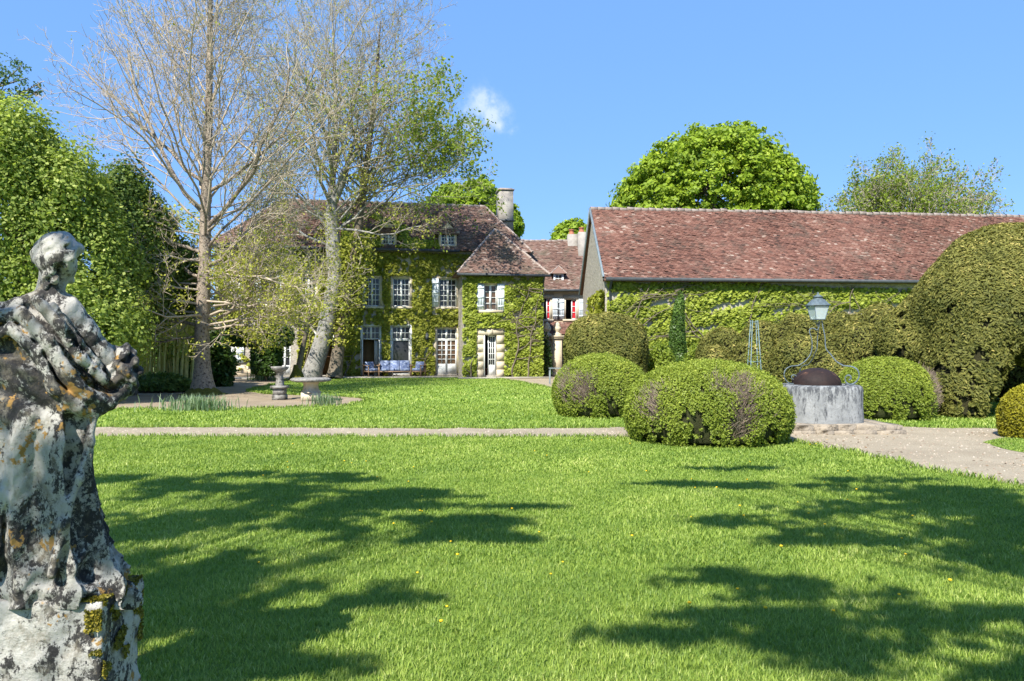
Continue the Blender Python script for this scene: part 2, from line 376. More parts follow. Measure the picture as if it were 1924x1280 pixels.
# ------------------------------------------------------------------ ground
def sheet(name, poly, z, m, sub=None, zj=0):
    mb = MB(); P = np.array(poly); c = P.mean(0)
    me = bpy.data.meshes.new(name)
    me.from_pydata([(p[0], p[1], z) for p in P], [], [list(range(len(P)))]); me.materials.append(MC[m])
    o = bpy.data.objects.new(name, me); COL.objects.link(o); o['kind'] = 'structure'; return o
def rough(poly, step=.35, amp=.07, seed=1):
    g = np.random.default_rng(seed); out = []
    for i in range(len(poly)):
        a = np.array(poly[i]); b = np.array(poly[(i+1) % len(poly)]); n = max(1, min(90, int(np.linalg.norm(b-a)/step)))
        for k in range(n):
            out.append(a+(b-a)*k/n+g.normal(size=2)*amp*(.3 if k == 0 else 1))
    return [tuple(p) for p in out]
sheet('lawn', [(-900, -300), (900, -300), (900, 1500), (-900, 1500)], 0, 'lawn_ground')
PATH = [(-40, 13.6), (-6, 13.42), (0, 13.45), (2.6, 13.3), pg(1480, 830), pg(1600, 850), pg(1700, 873), pg(1800, 893), pg(1924, 916), (6.6, 7.2), (9, 5), (14, 3), (30, 2), (40, 13), (14, 14.2), pg(1880, 806), pg(1720, 803), pg(1650, 799), (5.4, 15.8), (3.0, 15.2), (1.6, 15.0), (0, 14.85), (-6, 15.1), (-40, 15.6)]
PATHR = rough(PATH, .22, .055, 3); sheet('gravel_path', PATHR, .004, 'gravel')
DIRT = [pg(20, 768), pg(300, 770), pg(640, 764), pg(700, 752), pg(640, 745), pg(560, 743), pg(500, 741), pg(465, 735), pg(520, 722), pg(560, 715), pg(400, 711), pg(0, 711)]
DIRTR = rough(DIRT, .5, .10, 4); sheet('dirt_ground', DIRTR, .004, 'dirt')
COURT = [pg(930, 711), pg(985, 719), pg(1060, 735), (4.2, 24), (8, 24), (9, 60), (-3, 60), (-1.6, 41)]
COURTR = rough(COURT, .5, .05, 6); sheet('courtyard_gravel', COURTR, .004, 'gravel')
ISLE = [pg(1848, 832), pg(1880, 825), pg(1990, 824), pg(2100, 835), pg(2050, 850), pg(1930, 852), pg(1880, 843)]
sheet('lawn_island', rough(ISLE, .2, .03, 8), .008, 'lawn_ground')
def onlawn(P):
    return ~(inpoly(P, PATHR) | inpoly(P, DIRTR) | inpoly(P, COURTR)) | inpoly(P, ISLE)
# grass blades: one uncountable mass
mb = MB()
def blades(n, y0, y1, hgt, wid, spread=1.0, power=2.0):
    Y = y0+(y1-y0)*rng.random(n)
    X = (rng.random(n)*2-1)*(Y*.72+1.5)
    P = np.stack([X, Y], 1); P = P[onlawn(P)]; n = len(P)
    P3 = np.c_[P, np.zeros(n)]
    cl = vnoise(P3, 3, 8, 1.6); cl2 = vnoise(P3, 9, 8, 6.0)
    h = hgt*(.45+.75*rng.random(n))*(1+.22*cl2); a = rng.random(n)*6.283; lean = (.25+.9*rng.random(n))*h
    d = np.c_[np.cos(a), np.sin(a)]; s = np.c_[-d[:, 1], d[:, 0]]*wid*(.6+.8*rng.random(n))[:, None]*.5
    z = np.full(n, .003)
    b0 = np.c_[P-s, z]; b1 = np.c_[P+s, z]; m0 = np.c_[P+d*lean[:, None]*.35+s*.8, h*.62]; m1 = np.c_[P+d*lean[:, None]*.35-s*.8, h*.62]
    tp = np.c_[P+d*lean[:, None], h]
    V = np.stack([b0, b1, m0, m1, tp], 1).reshape(-1, 3); i = np.arange(n)*5
    t = np.clip(.42+.14*cl+.13*vnoise(P3, 15, 8, .6)+.13*vnoise(P3, 16, 14, 3.2)+.22*rng.normal(size=n)+.10*cl2, 0, 1)
    mb.add(V, np.stack([i, i+1, i+2, i+3], 1), np.repeat(t, 5)); mb.f.append(np.stack([i+3, i+2, i+4], 1)+mb.n-5*n)
blades(250000, 2.2, 5.5, .035, .0046); blades(300000, 5.5, 9.5, .035, .0066); blades(200000, 9.5, 13.6, .038, .011); blades(90000, 14.8, 22, .055, .020); blades(80000, 22, 41, .055, .035)
def edge_blades(poly, n, L, wd):
    A = np.array(poly); B = np.roll(A, -1, 0); ln = np.linalg.norm(B-A, axis=1); ok = (A[:, 1] < 45) & (np.abs(A[:, 0]) < 22) & (A[:, 1] > 5); k = rng.choice(len(A), n, p=ln*ok/(ln*ok).sum()); s2 = rng.random(n)[:, None]
    P = A[k]*(1-s2)+B[k]*s2+rng.normal(size=(n, 2))*.045; a = rng.random(n)*6.283; h = L*(.4+.9*rng.random(n)); d = np.c_[np.cos(a), np.sin(a)]*(h*.7)[:, None]; sd = np.c_[-np.sin(a), np.cos(a)]*wd*.5; z = np.full(n, .003)
    V = np.stack([np.c_[P-sd, z], np.c_[P+sd, z], np.c_[P+d*.4+sd, h*.65], np.c_[P+d*.4-sd, h*.65], np.c_[P+d, h]], 1).reshape(-1, 3); i = np.arange(n)*5
    mb.add(V, np.stack([i, i+1, i+2, i+3], 1), np.repeat(np.clip(.35+.25*rng.normal(size=n), 0, 1), 5)); mb.f.append(np.stack([i+3, i+2, i+4], 1)+mb.n-5*n)
edge_blades(PATHR, 16000, .075, .011); edge_blades(DIRTR, 6000, .08, .02); edge_blades(COURTR, 3000, .08, .02)
tag(mb.build('grass', 'grass_blade'), 'short mown grass blades covering the lawn', 'grass', kind='stuff')
# path edge tufts + grit
mb = MB(); n = 9000
Y = 8+8*rng.random(n); X = (rng.random(n)*2-1)*12; P = np.stack([X, Y], 1); P = P[inpoly(P, PATHR)]; n = len(P)
r_ = .008+.016*rng.random(n)**2
V = np.stack([np.c_[P+np.c_[-r_, -r_], np.full(n, .004)], np.c_[P+np.c_[r_, -r_*.7], np.full(n, .004)], np.c_[P+np.c_[r_*.3, r_], np.full(n, .004)], np.c_[P, .004+r_*.8]], 1).reshape(-1, 3); i = np.arange(n)*4
mb.add(V, np.stack([i, i+1, i+3], 1), np.repeat(rng.random(n), 4)); mb.f.append(np.concatenate([np.stack([i+1, i+2, i+3], 1), np.stack([i+2, i, i+3], 1)]))
tintmat('grit', [(.22, .16, .11), (.42, .34, .25), (.55, .48, .38)]); tag(mb.build('gravel', 'grit'), 'loose gravel stones scattered on the path', 'gravel', kind='stuff')
mb = MB(); n = 1500; P = np.c_[2+8*rng.random(n), 8+8*rng.random(n), np.full(n, .012)]; P = P[inpoly(P[:, :2], PATHR) & (vnoise(P, 41, 8, 1.2) > -.1)]
leaves(mb, P, np.tile([0, 0, 1.], (len(P), 1)), .045, .25, .6); tintmat('dry_leaf', [(.10, .055, .03), (.24, .15, .08), (.36, .27, .15)]); tag(mb.build('leaf_litter', 'dry_leaf'), 'small dry brown leaves strewn over the gravel', 'leaf litter', kind='stuff')
# ------------------------------------------------------------------ roofs and walls
def tiles(mb, O, U, Vv, L, H, poly=None, tw=.19, th=.125, base=.5, seed=0):
    """tile courses on a slope: O corner, U along eave, Vv up slope; poly in (u,v)"""
    U = unit(np.array(U, float)); Vv = unit(np.array(Vv, float)); Nn = np.cross(U, Vv); O = np.array(O, float)
    nu, nv = int(L/tw), int(H/th)
    i, j = np.meshgrid(np.arange(nu+1), np.arange(nv+1), indexing='ij'); i = i.ravel(); j = j.ravel()
    u = (i+.5*(j % 2))*tw; v = j*th
    k = np.ones(len(u), bool)
    if poly is not None: k = inpoly(np.stack([u+tw/2, v+th*.5], 1), poly)
    u, v = u[k], v[k]; n = len(u)
    P = O+u[:, None]*U+v[:, None]*Vv
    sag = .03*vnoise(P, seed+5, 6, .5)
    up = .030+.026*rng.random(n)+np.where(rng.random(n) < .05, .025, 0)+sag*.6
    wj = tw*(.90+.08*rng.random(n)); lj = th*(1.35+.12*rng.random(n)); vj = rng.normal(size=n)*.012
    def pt(du, dv, dn): return P+du[:, None]*U+(dv+vj)[:, None]*Vv+dn[:, None]*Nn
    z = np.zeros(n); sk = rng.normal(size=n)*.006
    V = np.stack([pt(z, z, up+sk), pt(wj, z, up-sk), pt(wj, lj, up*.25), pt(z, lj, up*.25), pt(z, z, up-.03), pt(wj, z, up-.03)], 1).reshape(-1, 3)
    b = np.arange(n)*6
    t = np.clip(base+.17*rng.normal(size=n)+.13*vnoise(P, seed, 10, .7)+np.where(rng.random(n) < .015, .3, 0), 0, 1)
    mb.add(V, np.concatenate([np.stack([b, b+1, b+2, b+3], 1), np.stack([b+4, b+5, b+1, b], 1)]), np.repeat(t, 6))
def ridge(mb, a, b, r=.11, seg=.36):
    a = np.array(a, float); b = np.array(b, float); n = max(2, int(np.linalg.norm(b-a)/seg))
    for i in range(n):
        p = a+(b-a)*i/n; q = a+(b-a)*(i+.97)/n; j = rng.normal()*.012
        mb.tube([p+[0, 0, j], q+[0, 0, j]], [r*1.05, r*.92], 8)
def facade(mb, u0, u1, z0, z1, holes, v=0, dep=.28):
    us = sorted({u0, u1, *[h[0] for h in holes], *[h[1] for h in holes]}); zs = sorted({z0, z1, *[h[2] for h in holes], *[h[3] for h in holes]})
    for a, b in zip(us, us[1:]):
        for c, d in zip(zs, zs[1:]):
            m, k = (a+b)/2, (c+d)/2
            if not any(h[0] < m < h[1] and h[2] < k < h[3] for h in holes): mb.quad((a, v, c), (b, v, c), (b, v, d), (a, v, d))
    for a, b, c, d in holes:
        w_ = v+dep
        mb.quad((a, v, c), (a, v, d), (a, w_, d), (a, w_, c)); mb.quad((b, v, c), (b, w_, c), (b, w_, d), (b, v, d))
        mb.quad((a, v, d), (b, v, d), (b, w_, d), (a, w_, d)); mb.quad((a, v, c), (a, w_, c), (b, w_, c), (b, v, c))
def window(par, u0, u1, z0, z1, nx=2, nz=4, v=.14, leafs=2, name='window', glass='window_glass', pm='white_paint', fr=.06, bar=.038, solid=0, open_glass=False):
    f = MB(); W = u1-u0
    f.box(u0, u0+fr, v-.04, v+.05, z0, z1); f.box(u1-fr, u1, v-.04, v+.05, z0, z1)
    f.box(u0+fr, u1-fr, v-.04, v+.05, z1-fr, z1); f.box(u0+fr, u1-fr, v-.04, v+.05, z0, z0+fr+solid)
    lw = (W-2*fr)/leafs
    for l in range(leafs):
        a = u0+fr+l*lw
        if l: f.box(a-.055, a+.055, v-.05, v+.04, z0+fr, z1-fr)
        for k in range(1, nx): x = a+lw*k/nx; f.box(x-bar/2, x+bar/2, v-.02, v+.02, z0+fr+solid, z1-fr)
    for k in range(1, nz): z = z0+fr+solid+(z1-z0-2*fr-solid)*k/nz; f.box(u0+fr, u1-fr, v-.018, v+.018, z-bar/2, z+bar/2)
    o = f.build(name, pm, par)
    g = MB(); g.quad((u0+fr, v+.022, z0+fr), (u1-fr, v+.022, z0+fr), (u1-fr, v+.022, z1-fr), (u0+fr, v+.022, z1-fr)); g.build('pane', glass, o)
    return o
def shutter(par, u0, u1, z0, z1, v=-.05):
    f = MB(); n = max(2, int((u1-u0)/.11))
    for i in range(n): a = u0+(u1-u0)*i/n; f.box(a+.004, u0+(u1-u0)*(i+1)/n-.004, v-.03, v, z0, z1)
    for z in (z0+.18*(z1-z0), z0+.5*(z1-z0), z0+.84*(z1-z0)): f.box(u0+.02, u1-.02, v-.05, v-.031, z-.045, z+.045)
    return f.build('shutter', 'shutter_paint', par)
def trim(par, u0, u1, z0, z1, w_=.16, v=-.03, m='limestone', name='window_surround', sill=True, quoins=False, bottom=True):
    f = MB()
    f.box(u0-w_, u0, v, .06, z0, z1+w_); f.box(u1, u1+w_, v, .06, z0, z1+w_); f.box(u0, u1, v, .06, z1, z1+w_)
    if sill: f.box(u0-w_-.05, u1+w_+.05, v-.08, .10, z0-.13, z0-.002)
    return f.build(name, m, par)

# ---- manor house
TH = R(10); O_ = np.array([-2.50, 42.6]); CT, ST = math.cos(TH), math.sin(TH)
def hf(px, py, off=0.0):
    ox, oy = O_[0]-ST*off, O_[1]+CT*off; k = (px-CX)/F
    u = (k*oy-ox)/(CT-k*ST); Y = oy+u*ST
    return u, CH-(py-HY)*Y/F
def hbox(x0, x1, y0, y1, off=0.0):
    u0, a = hf(x0, y1, off); u1, b_ = hf(x1, y1, off); _, c = hf(x0, y0, off); _, d = hf(x1, y0, off)
    return (u0, u1, (a+b_)/2, (c+d)/2)
H = thing('manor_house', 'long stone manor house covered in vines, with dormers, hipped tile roof and projecting pavilion', 'house', (O_[0], O_[1], 0), TH)
uL, uR = hf(405, 500)[0], hf(986, 500)[0]; EZ, RZ, DP = 7.3, 10.5, 8.0
def fix(h, z0=None, z1=None): return (h[0], h[1], h[2] if z0 is None else z0, h[3] if z1 is None else z1)
W1 = [hbox(684, 714, 522, 572), hbox(738, 770, 521, 574), hbox(825, 858, 524, 577), hbox(566, 594, 521, 573), hbox(492, 520, 520, 574), hbox(426, 450, 520, 574)]
W1 = [fix(h, W1[2][2], W1[2][3]) for h in W1]
D1 = [fix(hbox(680, 714, 613, 702), .12), fix(hbox(736, 771, 613, 702), .12), fix(hbox(820, 858, 617, 702), .12), fix(hbox(594, 625, 617, 702), .12), fix(hbox(524, 546, 640, 702), .12)]
G1 = [hbox(427, 444, 643, 680)]
mb = MB(); facade(mb, uL, uR, 0, EZ, W1+D1+G1)
mb.quad((uL, DP, 0), (uL, 0, 0), (uL, 0, EZ), (uL, DP, EZ)); mb.quad((uR, 0, 0), (uR, DP, 0), (uR, DP, EZ), (uR, 0, EZ)); mb.quad((uR, DP, 0), (uL, DP, 0), (uL, DP, EZ), (uR, DP, EZ))
mb.build('wall', 'rubble', H)
mb = MB(); mb.quad((uL, 1.6, .1), (uR, 1.6, .1), (uR, 1.6, EZ), (uL, 1.6, EZ)); mb.quad((uL, .3, .1), (uR, .3, .1), (uR, 1.6, .1), (uL, 1.6, .1)); mb.quad((uL, .3, 3.35), (uR, .3, 3.35), (uR, 1.6, 3.35), (uL, 1.6, 3.35)); mb.build('interior', 'dark_room', H)
# roof: hipped
e = .38; uA, uB, vA, vB = uL-e, uR+e, -e, DP+e; rk = (RZ-EZ)/(DP/2)
ez = EZ-e*rk*.55; RL, RR = uL+3.0, uR-1.75; vm = DP/2; Ls = math.hypot(RZ-ez, vm-vA)
mb = MB(); A, B_, C_, D_ = (uA, vA, ez), (uB, vA, ez), (uB, vB, ez), (uA, vB, ez); P1, P2 = (RL, vm, RZ), (RR, vm, RZ)
mb.quad(A, B_, P2, P1); mb.tri(B_, C_, P2); mb.quad(C_, D_, P1, P2); mb.tri(D_, A, P1); mb.quad(A, D_, C_, B_)
tiles(mb, A, (1, 0, 0), (0, vm-vA, RZ-ez), uB-uA, Ls, [(0, 0), (uB-uA, 0), (RR-uA, Ls), (RL-uA, Ls)], base=.42, seed=2)
Lr = math.hypot(uB-RR, RZ-ez); tiles(mb, B_, (0, 1, 0), (RR-uB, 0, RZ-ez), vB-vA, Lr, [(0, 0), (vB-vA, 0), (vm-vA, Lr)], base=.42, seed=3)
Ll = math.hypot(RL-uA, RZ-ez); tiles(mb, D_, (0, -1, 0), (RL-uA, 0, RZ-ez), vB-vA, Ll, [(0, 0), (vB-vA, 0), (vm-vA, Ll)], base=.42, seed=4)
rf = mb.build('roof', 'tiles_brown', H)
mb = MB(); ridge(mb, P1, P2); ridge(mb, B_, P2, .08); ridge(mb, A, P1, .08); mb.build('ridge_tiles', 'ridge_tile', rf)
mb = MB(); mb.box(uA, hf(862, 500)[0], vA-.12, vA+.02, ez-.10, ez+.03); mb.box(hf(1000, 480)[0]-.02, uB, vA-.12, vA+.02, ez-.10, ez+.03); mb.build('gutter', 'gutter_zinc', H)
# chimney
cu0, cu1 = hf(935, 400, 4)[0], hf(961, 400, 4)[0]
mb = MB(); mb.box(cu0, cu1, 3.3, 4.6, 8.8, 11.45); ch = mb.build('chimney', 'chimney_render', H)
mb = MB(); mb.box(cu0-.06, cu1+.06, 3.24, 4.66, 11.45, 11.53); mb.box(cu0+.05, cu1-.05, 3.4, 4.5, 11.53, 11.60); mb.build('chimney_cap', 'ridge_tile', ch)
mb = MB(); mb.box(cu0-.03, cu1+.03, 3.2, 4.66, 9.5, 9.62); mb.build('flashing', 'gutter_zinc', ch)
# windows, doors
for i, h in enumerate(W1):
    window(H, *h, nx=2, nz=5, glass='window_glass'); trim(H, *h, w_=.15)
u, z = W1[0][0], W1[0]
w0 = W1[2]; shutter(H, w0[0]-.42, w0[0]-.02, w0[2], w0[3]); w0 = W1[1]; shutter(H, w0[1]+.20, w0[1]+.50, w0[2], w0[3])
w0 = W1[4]; shutter(H, w0[0]-.42, w0[0]-.02, w0[2], w0[3]); shutter(H, w0[1]+.02, w0[1]+.42, w0[2], w0[3]); w0 = W1[5]; shutter(H, w0[1]+.02, w0[1]+.4, w0[2], w0[3])
for i, h in enumerate(D1[:4]):
    tz = hf(700, 638)[1]
    window(H, h[0], h[1], tz, h[3], 2, 2, name='transom')
    trim(H, h[0], h[1], h[2], h[3], sill=False, name='door_surround', m='limestone' if i == 2 else 'white_paint', w_=.14 if i == 2 else .09)
window(H, D1[2][0], D1[2][1], D1[2][2], tz-.005, 2, 5, name='door', solid=.55, glass='window_glass_warm')
mb = MB(); d = D1[0]; mb.box(d[0]+.04, d[1]-.28, .9, .95, .12, tz); mb.build('inner_screen', 'brown_room', H)
mb = MB(); mb.box(d[0]+.01, d[0]+.06, -.25, .2, .12, tz); mb.box(d[1]-.06, d[1]-.01, -.45, .2, .12, tz); mb.build('door_leaf', 'white_paint', H)
mb = MB(); mb.box(d[1]-.32, d[1]-.07, .24, .27, .12, tz-.05); mb.build('curtain', 'white_cloth', H)
d = D1[1]; window(H, d[0]+.02, d[1]-.02, .12, tz-.005, 1, 1, leafs=1, name='door')
d = D1[3]; mb = MB(); mb.box(d[0]+.04, d[1]-.04, .9, .95, .12, tz); s_ = mb.build('inner_screen', 'brown_room', H)
mb = MB(); mb.box(d[0]+.35, d[0]+.42, .5, .55, .12, tz); mb.box(d[0]+.04, d[1]-.04, .5, .55, 1.1, 1.17); mb.build('door_leaf', 'dark_wood', H)
d = D1[4]; window(H, *d, nx=1, nz=3, name='door', solid=.5); 
h = G1[0]; window(H, *h, nx=2, nz=4); shutter(H, h[1]+.02, h[1]+.42, h[2]-.05, h[3]+.05); trim(H, *h, w_=.12)
# plinth of paler render low on the wall
us = [uL]+[x for h in sorted(D1) for x in (h[0]-.18, h[1]+.18)]+[hf(866, 600)[0]]
for a, b_ in zip(us[::2], us[1::2]):
    if b_ > a: mb = MB(); mb.box(a, b_, -.035, 0.05, 0, .62+.1*random.random()); mb.build('plinth', 'cream_render', H)
def dormer(px0, px1, pyt, pyb, pk, par):
    off = -.08; u0, u1, z0, z1 = hbox(px0, px1, pyt, pyb, off); g = .10; v = off
    dm = MB(); facade(dm, u0, u1, z0, z1, [(u0+g, u1-g, z0+.12, z1-.08)], v, .12)
    bk = v+2.6
    dm.quad((u0, v, z0), (u0, v, z1), (u0, bk, z1), (u0, bk, z0)); dm.quad((u1, v, z0), (u1, bk, z0), (u1, bk, z1), (u1, v, z1))
    um = (u0+u1)/2; zp = z1+pk
    dm.tri((u0, v, z1), (u1, v, z1), (um, v+.02, zp-.1))
    o = dm.build('dormer', 'cream_render', par)
    window(o, u0+g, u1-g, z0+.12, z1-.08, 2, 3, v=v+.06, fr=.05, bar=.035)
    rr = MB(); ov = .16
    a0 = np.array((u0-ov, v-.15, z1-ov*.6)); a1 = np.array((u1+ov, v-.15, z1-ov*.6)); t0 = np.array((um, v+.35, zp)); t1 = np.array((um, bk, zp)); b0 = a0+[0, 2.7, 0]; b1 = a1+[0, 2.7, 0]
    for q in ((a0, t0, t1, b0), (a1, b1, t1, t0)): rr.quad(*q)
    rr.tri(a0, a1, t0)
    sl_ = math.hypot(um-a0[0], zp-a0[2]); rr.box(u0-ov, u1+ov, v-.16, v, z1-ov*.6-.06, z1-ov*.6)
    L2 = math.hypot(zp-a0[2], .5); tiles(rr, a0, (1, 0, 0), t0-(a0+[um-a0[0], 0, 0]), a1[0]-a0[0], L2, [(0, 0), (a1[0]-a0[0], 0), (um-a0[0], L2)], base=.4)
    tiles(rr, b0, (0, -1, 0), (um-a0[0], 0, zp-a0[2]), 2.7, sl_, [(0, 0), (2.7, 0), (2.2, sl_), (0, sl_)], base=.4)
    tiles(rr, a1, (0, 1, 0), (um-a1[0], 0, zp-a1[2]), 2.7, sl_, [(0, 0), (2.7, 0), (2.7, sl_), (.5, sl_)], base=.4)
    rr.build('dormer_roof', 'tiles_brown', o)
    rr = MB(); ridge(rr, a0, t0, .035); ridge(rr, a1, t0, .035); rr.build('ridge_tiles', 'ridge_tile', o)
for q in ((715, 745, 434, 463, .65), (825, 858, 436, 465, .65), (459, 487, 444, 466, .6), (588, 616, 438, 464, .6)): dormer(*q, H)
# pavilion
po = -2.6; pL, pR = hf(870, 600, po)[0], hf(1019, 600, po)[0]; PE = hf(945, 514, po)[1]
pw = hbox(909.5, 934, 535, 583, po); pd = fix(hbox(908, 933, 630, 702, po), .15)
pav = MB(); facade(pav, pL, pR, 0, PE, [pw, pd], po); pav.quad((pL, .0, 0), (pL, po, 0), (pL, po, PE), (pL, .0, PE)); pav.quad((pR, po, 0), (pR, 4, 0), (pR, 4, PE), (pR, po, PE)); pav.build('pavilion_wall', 'rubble', H)
mb = MB(); mb.quad((pL, po+.9, .1), (pR, po+.9, .1), (pR, po+.9, PE), (pL, po+.9, PE)); mb.build('interior', 'dark_room', H)
pe = .35; a, b_, c = pL-pe, pR+pe, po-pe; zE = PE-.05; apx, apz = hf(930, 430, po+1.9); apv = po+1.9; bk = 5.5
mb = MB(); A, B_, T, T2 = (a, c, zE), (b_, c, zE), (apx, apv, apz), (apx, bk, apz)
mb.tri(A, B_, T); mb.quad((a, bk, zE), A, T, T2); mb.quad(B_, (b_, bk, zE), T2, T); mb.quad(A, (a, bk, zE), (b_, bk, zE), B_)
Lf = math.hypot(apv-c, apz-zE); tiles(mb, A, (1, 0, 0), (0, apv-c, apz-zE), b_-a, Lf, [(0, 0), (b_-a, 0), (apx-a, Lf)], base=.44, seed=8)
l1 = math.hypot(apx-a, apz-zE); tiles(mb, (a, bk, zE), (0, -1, 0), (apx-a, 0, apz-zE), bk-c, l1, [(0, 0), (bk-c, 0), (bk-apv, l1), (0, l1)], base=.42, seed=9)
l2 = math.hypot(b_-apx, apz-zE); tiles(mb, B_, (0, 1, 0), (apx-b_, 0, apz-zE), bk-c, l2, [(0, 0), (bk-c, 0), (bk-c, l2), (apv-c, l2)], base=.42, seed=10)
pr = mb.build('pavilion_roof', 'tiles_brown', H)
mb = MB(); ridge(mb, A, T, .07); ridge(mb, B_, T, .07); ridge(mb, T, T2, .09); mb.build('ridge_tiles', 'ridge_tile', pr)
mb = MB(); mb.box(a-.02, b_+.02, c-.12, c, zE-.13, zE-.01); mb.tube([(pR+.04, c-.02, zE-.1), (pR+.04, po-.08, zE-.45), (pR+.04, po-.08, 0)], .05, 8); mb.build('gutter', 'gutter_zinc', H)
def sh(o, off): return tuple([o[0], o[1]])
wo = window(H, *pw, nx=1, nz=4, v=po+.14, glass='window_glass_warm'); 
f = MB(); f.box(pw[0]-.14, pw[0], po-.03, po+.05, pw[2], pw[3]+.14); f.box(pw[1], pw[1]+.14, po-.03, po+.05, pw[2], pw[3]+.14); f.box(pw[0], pw[1], po-.03, po+.05, pw[3], pw[3]+.14); f.box(pw[0]-.3, pw[1]+.3, po-.12, po+.05, pw[2]-.15, pw[2]-.003); f.build('window_surround', 'limestone', H)
shutter(H, pw[0]-.40, pw[0]-.01, pw[2]-.05, pw[3]+.04, po-.06); shutter(H, pw[1]+.01, pw[1]+.40, pw[2]-.05, pw[3]+.04, po-.06)
# flower box inside window sill rail
f = MB()
for k in range(8): x = pw[0]+.05+(pw[1]-pw[0]-.1)*k/7; f.tube([(x, po-.05, pw[2]), (x, po-.05, pw[2]+.28)], .01, 4)
f.box(pw[0], pw[1], po-.06, po-.04, pw[2]+.28, pw[2]+.31); f.build('window_rail', 'gutter_zinc', H)
f = MB(); n_ = 5
for side in (0, 1):
    for k in range(n_):
        z0 = .0+k*(pd[3]/n_)*1.0; z1 = z0+pd[3]/n_-.004; wq = .43 if k % 2 else .39; vq = po-(.035 if k % 2 else .055)
        if side: f.box(pd[1], pd[1]+wq, vq, po+.05, z0, z1)
        else: f.box(pd[0]-wq, pd[0], vq, po+.05, z0, z1)
um = (pd[0]+pd[1])/2
f.box(pd[0]-.38, pd[1]+.38, po-.06, po+.05, pd[3], pd[3]+.30); f.box(um-.14, um+.14, po-.10, po-.06, pd[3]-.02, pd[3]+.32); f.box(pd[1]+.1, pd[1]+.46, po-.06, po+.05, pd[3]+.3, pd[3]+.5)
f.build('door_surround', 'limestone', H)
window(H, pd[0]+.27, pd[1]-.02, pd[2], pd[3]-.02, 3, 5, leafs=1, v=po+.2, name='door', solid=.5, glass='window_glass'); 
mb = MB(); mb.box(pd[0]+.02, pd[0]+.07, po-.15, po+.2, pd[2], pd[3]-.02); mb.build('door_leaf', 'white_paint', H)
# bracket light on wall
mb = MB(); u, z = hf(802, 632); mb.box(u-.08, u+.08, -.25, -.07, z-.2, z+.1); mb.box(u-.03, u+.03, -.07, 0.02, z, z+.06); mb.lathe([(.12, z+.1), (.02, z+.22)], u, -.16, 4); mb.build('wall_lantern', 'gutter_zinc', H)
# terrace
mb = MB(); mb.box(uL-1, pL-.02, -1.9, -.04, 0.0, .075); mb.box(pL-.3, pR+.4, po-.9, po-.001, 0, .075)
t_ = mb.build('terrace', 'terrace_stone'); t_.location = (O_[0], O_[1], 0); t_.rotation_euler = (0, 0, TH); t_['kind'] = 'structure'

# ---- rear wing (own building)
WY = 48.0
def wf(px, py, off=0): Y = WY+off; return (px-CX)*Y/F, CH-(py-HY)*Y/F
W = thing('rear_cottage', 'cream cottage with brown tile roof, small dormer and red curtains, between vine pavilion and barn', 'house', (0, WY, 0))
x0, x1 = wf(1000, 600)[0], wf(1125, 600)[0]; we, wr = wf(1050, 541)[1], wf(1050, 453, 3.5)[1]
def wb(a, b, c, d): return (wf(a, c)[0], wf(b, c)[0], wf(a, d)[1], wf(a, c)[1])
ww = [wb(1018, 1034, 561, 600), wb(1063, 1083, 563, 600), wb(1053, 1075, 640, 697)]
mb = MB(); facade(mb, x0, x1, 0, we, ww); mb.quad((x1, 0, 0), (x1, 7, 0), (x1, 7, we), (x1, 0, we)); mb.build('wall', 'cream_render', W)
mb = MB(); mb.quad((x0, 1.2, 0), (x1, 1.2, 0), (x1, 1.2, we), (x0, 1.2, we)); mb.build('interior', 'dark_room', W)
mb = MB(); sx0 = wf(965, 500)[0]; A = (sx0, -.35, we-.15); B_ = (x1+.2, -.35, we-.15); T1 = (sx0, 3.5, wr); T2 = (x1+.2, 3.5, wr); ls = math.hypot(3.85, wr-A[2])
mb.quad(A, B_, T2, T1); mb.quad((sx0, 7.3, we-.2), T1, T2, (x1+.2, 7.3, we-.2)); tiles(mb, A, (1, 0, 0), (0, 3.85, wr-A[2]), B_[0]-sx0, ls, None, base=.40, seed=20)
wroof = mb.build('roof', 'tiles_brown', W); mb = MB(); ridge(mb, T1, T2, .1); mb.build('ridge_tiles', 'ridge_tile', wroof)
mb = MB(); mb.box(sx0, x1+.2, -.47, -.35, we-.26, we-.13); mb.build('gutter', 'gutter_zinc', W)
for i, h in enumerate(ww[:2]):
    mb = MB(); mb.box(h[0]-.12, h[0], -.03, .05, h[2], h[3]); mb.box(h[1], h[1]+.12, -.03, .05, h[2], h[3]); mb.box(h[0]-.2, h[1]+.25, -.04, .05, h[3], h[3]+.28); mb.box(h[0]-.2, h[1]+.2, -.1, .05, h[2]-.14, h[2]-.003); mb.build('window_surround', 'limestone', W)
    q = window(W, (h[0]+h[1])/2+.02, h[1], h[2], h[3], 1, 3, leafs=1, v=.1)
    mb = MB(); mb.quad(((h[0]+h[1])/2+.06, .115, h[2]+.06), (h[1]-.06, .115, h[2]+.06), (h[1]-.06, .115, h[3]*.6+h[2]*.4+.5), ((h[0]+h[1])/2+.06, .115, h[3]*.6+h[2]*.4+.5)); mb.build('curtain', 'red_curtain', W)
    shutter(W, h[1]+.14, h[1]+.60, h[2]-.03, h[3]+.03, -.06)
    if i: shutter(W, h[0]-.55, h[0]-.10, h[2]-.03, h[3]+.03, -.06)
window(W, *ww[2], 1, 3, name='door', pm='blue_metal')
dz0, dz1 = wf(1049, 538, .3)[1], wf(1049, 513, .3)[1]; du0, du1 = wf(1040, 500, .3)[0], wf(1059, 500, .3)[0]
